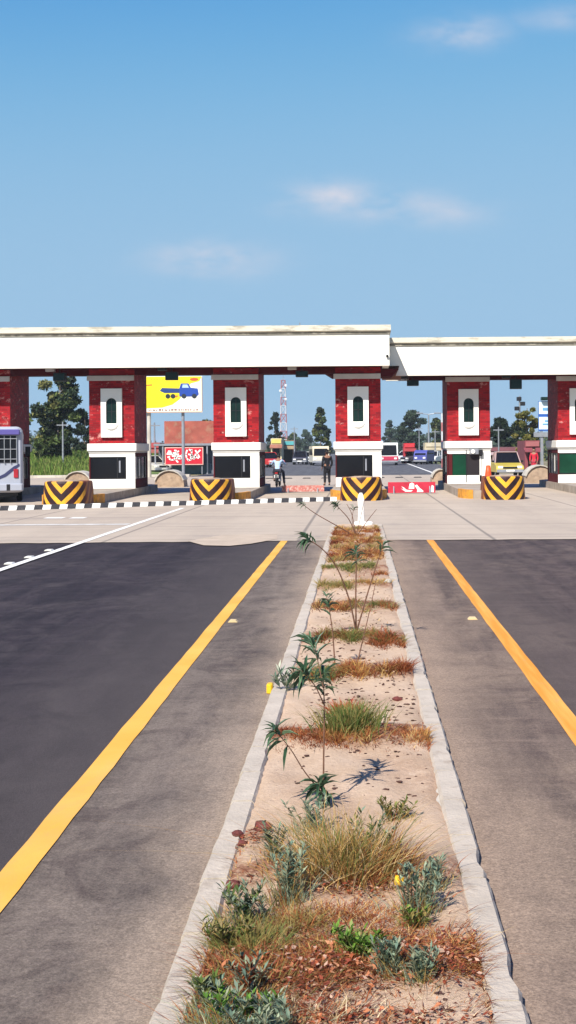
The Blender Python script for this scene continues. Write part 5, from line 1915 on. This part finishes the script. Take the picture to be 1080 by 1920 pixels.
def person(label, X, Y, z, rz, J, shirt, trousers, shirt_label=None, long_shirt=False):
    """J: joint positions in local metres; the figure faces +Y"""
    pr_ = thing('person', label, 'person', (X, Y, z), rz)
    P, E = [], []
    names = {}

    def add(k, r_, par=None):
        P.append((*J[k], *(r_ if isinstance(r_, tuple) else (r_,))))
        names[k] = len(P) - 1
        if par is not None:
            E.append((names[par], names[k]))
    add('pelvis', (.14, .10))
    add('waist', (.13, .095), 'pelvis')
    add('chest', (.15, .105), 'waist')
    add('upper', (.13, .09), 'chest')
    add('neck', .055, 'upper')
    add('chin', .062, 'neck')
    add('head', (.078, .092), 'chin')
    add('crown', (.062, .075), 'head')
    for s_ in 'LR':
        add('sh' + s_, .058, 'upper')
        add('el' + s_, .042, 'sh' + s_)
        add('wr' + s_, .028, 'el' + s_)
        add('hip' + s_, .09, 'pelvis')
        add('kn' + s_, .058, 'hip' + s_)
        add('an' + s_, .040, 'kn' + s_)
        add('toe' + s_, .035, 'an' + s_)
    # nose and ears
    hd = Vector(J['head'])
    for dv, r_ in (((0, .105, -.02), .014), ((.088, .0, -.01), .018), ((-.088, .0, -.01), .018)):
        P.append((*(hd + Vector(dv)), r_))
        E.append((names['head'], len(P) - 1))
    for s_ in 'LR':
        d = Vector(J['wr' + s_]) - Vector(J['el' + s_])
        hand_pts(J['wr' + s_], d, P, E, names['wr' + s_])
    skinned('body', P, E, 'skin', pr_)
    # shirt
    g_ = lambda k: J[k]
    sp_ = [(*g_('waist'), .145, .11), (*g_('chest'), .168, .122), (*g_('upper'), .145, .105)]
    se = [(0, 1), (1, 2)]
    b0 = Vector(g_('pelvis'))
    sp_.append((*b0, .158, .118))
    se.append((0, 3))
    if long_shirt:
        m_ = b0.lerp((Vector(g_('knL')) + Vector(g_('knR'))) / 2, .75)
        sp_.append((*m_, .185, .13))
        se.append((3, 4))
    for s_ in 'LR':
        i0 = len(sp_)
        e_ = Vector(g_('el' + s_)).lerp(Vector(g_('wr' + s_)), .85)
        sp_ += [(*g_('sh' + s_), .072), (*g_('el' + s_), .055), (*e_, .042)]
        se += [(2, i0), (i0, i0 + 1), (i0 + 1, i0 + 2)]
    skinned('shirt', sp_, se, shirt, pr_)
    tp_, te = [(*g_('pelvis'), .152, .112)], []
    for s_ in 'LR':
        i0 = len(tp_)
        e_ = Vector(g_('kn' + s_)).lerp(Vector(g_('an' + s_)), .92)
        tp_ += [(*g_('hip' + s_), .102), (*g_('kn' + s_), .075), (*e_, .06)]
        te += [(0, i0), (i0, i0 + 1), (i0 + 1, i0 + 2)]
    skinned('trousers', tp_, te, trousers, pr_)
    hx = Vector(J['head'])
    skinned('hair', [(*(hx + Vector((0, -.012, .045))), .088, .098), (*(hx + Vector((0, -.018, .10))), .07, .08), (*(hx + Vector((0, -.045, -.02))), .07, .05)], [(0, 1), (0, 2)], 'hair', pr_, 2)
    for s_ in 'LR':
        a, b = Vector(g_('an' + s_)), Vector(g_('toe' + s_))
        d = (b - a)
        d.z = 0
        d = d.normalized() if d.length > 1e-4 else Vector((0, 1, 0))
        skinned('shoe', [(*(a + Vector((0, 0, -.045)) - d * .04), .042, .035), (*(a + Vector((0, 0, -.055)) + d * .07), .044, .03), (*(a + Vector((0, 0, -.06)) + d * .16), .036, .022)], [(0, 1), (1, 2)], 'black', pr_, 1)
    return pr_


STAND = dict(pelvis=(0, 0, .92), waist=(0, .0, 1.06), chest=(0, .0, 1.22), upper=(0, -.01, 1.36), neck=(0, .0, 1.44), chin=(0, .03, 1.50), head=(0, .03, 1.58), crown=(0, .02, 1.65),
             shL=(-.18, -.01, 1.36), elL=(-.24, -.03, 1.09), wrL=(-.22, .10, .86), shR=(.18, -.01, 1.36), elR=(.25, -.02, 1.09), wrR=(.22, .10, .86),
             hipL=(-.09, 0, .86), knL=(-.11, .02, .48), anL=(-.12, -.01, .08), toeL=(-.14, .13, .04),
             hipR=(.09, 0, .86), knR=(.11, .04, .48), anR=(.12, .02, .08), toeR=(.14, .16, .04))
black_cloth = plain('black_cloth', (.012, .012, .016), .9, .3, 8)
blue_cloth = plain('pale_blue_cloth', (.36, .50, .70), .85, .12, 8)
dark_cloth = plain('dark_trouser_cloth', (.03, .03, .045), .9, .3, 8)
p = base_at(613, 64.0)
person('man in dark clothes standing in the lane left of the middle booth', p.x, 64.0, .014, R(20), STAND, black_cloth, black_cloth, long_shirt=True)
SIT = dict(pelvis=(0, -.22, .80), waist=(0, -.18, .93), chest=(0, -.06, 1.09), upper=(0, .04, 1.22), neck=(0, .09, 1.29), chin=(0, .14, 1.34), head=(.01, .16, 1.42), crown=(.01, .15, 1.49),
           shL=(-.18, .04, 1.21), elL=(-.31, .24, 1.05), wrL=(-.33, .46, 1.04), shR=(.18, .04, 1.21), elR=(.31, .24, 1.05), wrR=(.33, .46, 1.04),
           hipL=(-.11, -.18, .77), knL=(-.22, .22, .70), anL=(-.20, .10, .32), toeL=(-.21, .24, .28),
           hipR=(.11, -.18, .77), knR=(.22, .22, .70), anR=(.30, .0, .085), toeR=(.33, .14, .045))
p = base_at(521, 62.8)
person('man in pale blue shirt riding the motorcycle away through the lane', p.x, 62.8, .014, R(-3), SIT, blue_cloth, dark_cloth)
mo = thing('motorcycle', 'small dark motorcycle under the man in the pale blue shirt', 'motorcycle', (p.x, 62.8, .014), R(-3))
for yy in (-.62, .62):
    pts = [(0, yy + .25 * math.cos(a), .29 + .25 * math.sin(a)) for a in [2 * math.pi * k / 20 for k in range(21)]]
    wq = MB().tube(pts, .042, 8, False).build('wheel', 'rubber', mo, True)
    MB().lathe([(0, -.05), (.04, -.05), (.04, .05), (0, .05)], 10, (0, yy, .29), 'x').build('hub', 'steel', wq)
    mb = MB()
    for k in range(8):
        a = math.pi * k / 4
        mb.tube([(0, yy, .29), (0, yy + .23 * math.cos(a), .29 + .23 * math.sin(a))], .006, 4)
    mb.build('spoke', 'steel', wq)
mb = MB()
for path in ([(0, .38, .95), (0, .3, .72), (0, .0, .42), (0, -.25, .42)], [(0, .3, .74), (0, -.1, .68), (0, -.55, .68)], [(0, -.25, .42), (0, -.4, .68)],
             [(-.07, -.62, .29), (-.07, -.25, .42)], [(.07, -.62, .29), (.07, -.25, .42)], [(-.07, .62, .29), (-.07, .40, .86)], [(.07, .62, .29), (.07, .40, .86)],
             [(-.1, -.6, .35), (-.1, -.48, .66)], [(.1, -.6, .35), (.1, -.48, .66)]):
    mb.tube(path, .02, 6)
mb.build('frame', 'black', mo)
MB().blob((0, .14, .77), (.12, .22, .11), 12, 0).build('fuel_tank', plain('tank_red', (.3, .02, .02), .3, spec=.5), mo, True)
MB().bbox(-.12, .12, -.62, -.04, .68, .75, .05).build('seat', 'black', mo)
MB().bbox(-.12, .12, -.08, .2, .28, .55, .05).build('engine', 'grey_metal', mo)
MB().tube([(-.34, .42, 1.03), (-.2, .44, 1.0), (0, .40, .95), (.2, .44, 1.0), (.34, .42, 1.03)], .014, 6).build('handlebar', 'steel', mo)
MB().tube([(.13, .1, .3), (.13, -.3, .27), (.14, -.75, .33)], [.025, .04, .045], 8).build('exhaust', 'steel', mo)
MB().bbox(-.07, .07, -.74, -.64, .60, .68, .02).build('tail_light', plain('moto_tail_red', (.4, .02, .02), .3), mo)
MB().box(-.1, .1, -.80, -.785, .42, .56).build('number_plate', 'post_white', mo)
MB().prism([(-.9, .42), (-.80, .60), (-.6, .66), (-.6, .63), (-.78, .57), (-.87, .40)], -.06, .06, 'yz').build('mudguard', 'black', mo)
# person in red near the sign, far right
p = base_at(1001, 82)
person('person in red clothes standing near the blue and white sign', p.x, 82.0, .014, R(160), STAND, plain('red_cloth', (.5, .02, .04), .85), plain('maroon_cloth', (.3, .03, .05), .85), long_shirt=True)

# ------------------------------------------------------------------ warm-weather haze
hz_ = MB().box(-1600, 1600, -60, 4100, -1.1, 26).build('haze', 'dark')
hz_.data.materials.clear()
hm_ = bpy.data.materials.new('haze_air')
hm_.use_nodes = True
hn = hm_.node_tree.nodes
hn.clear()
ho = hn.new('ShaderNodeOutputMaterial')
hv_ = hn.new('ShaderNodeVolumePrincipled')
hv_.inputs['Color'].default_value = (.80, .88, 1.0, 1)
hv_.inputs['Density'].default_value = .00025
hm_.node_tree.links.new(hv_.outputs[0], ho.inputs['Volume'])
hz_.data.materials.append(hm_)
tag(hz_, 'thin pale blue haze softening the far trees', 'haze', kind='stuff')
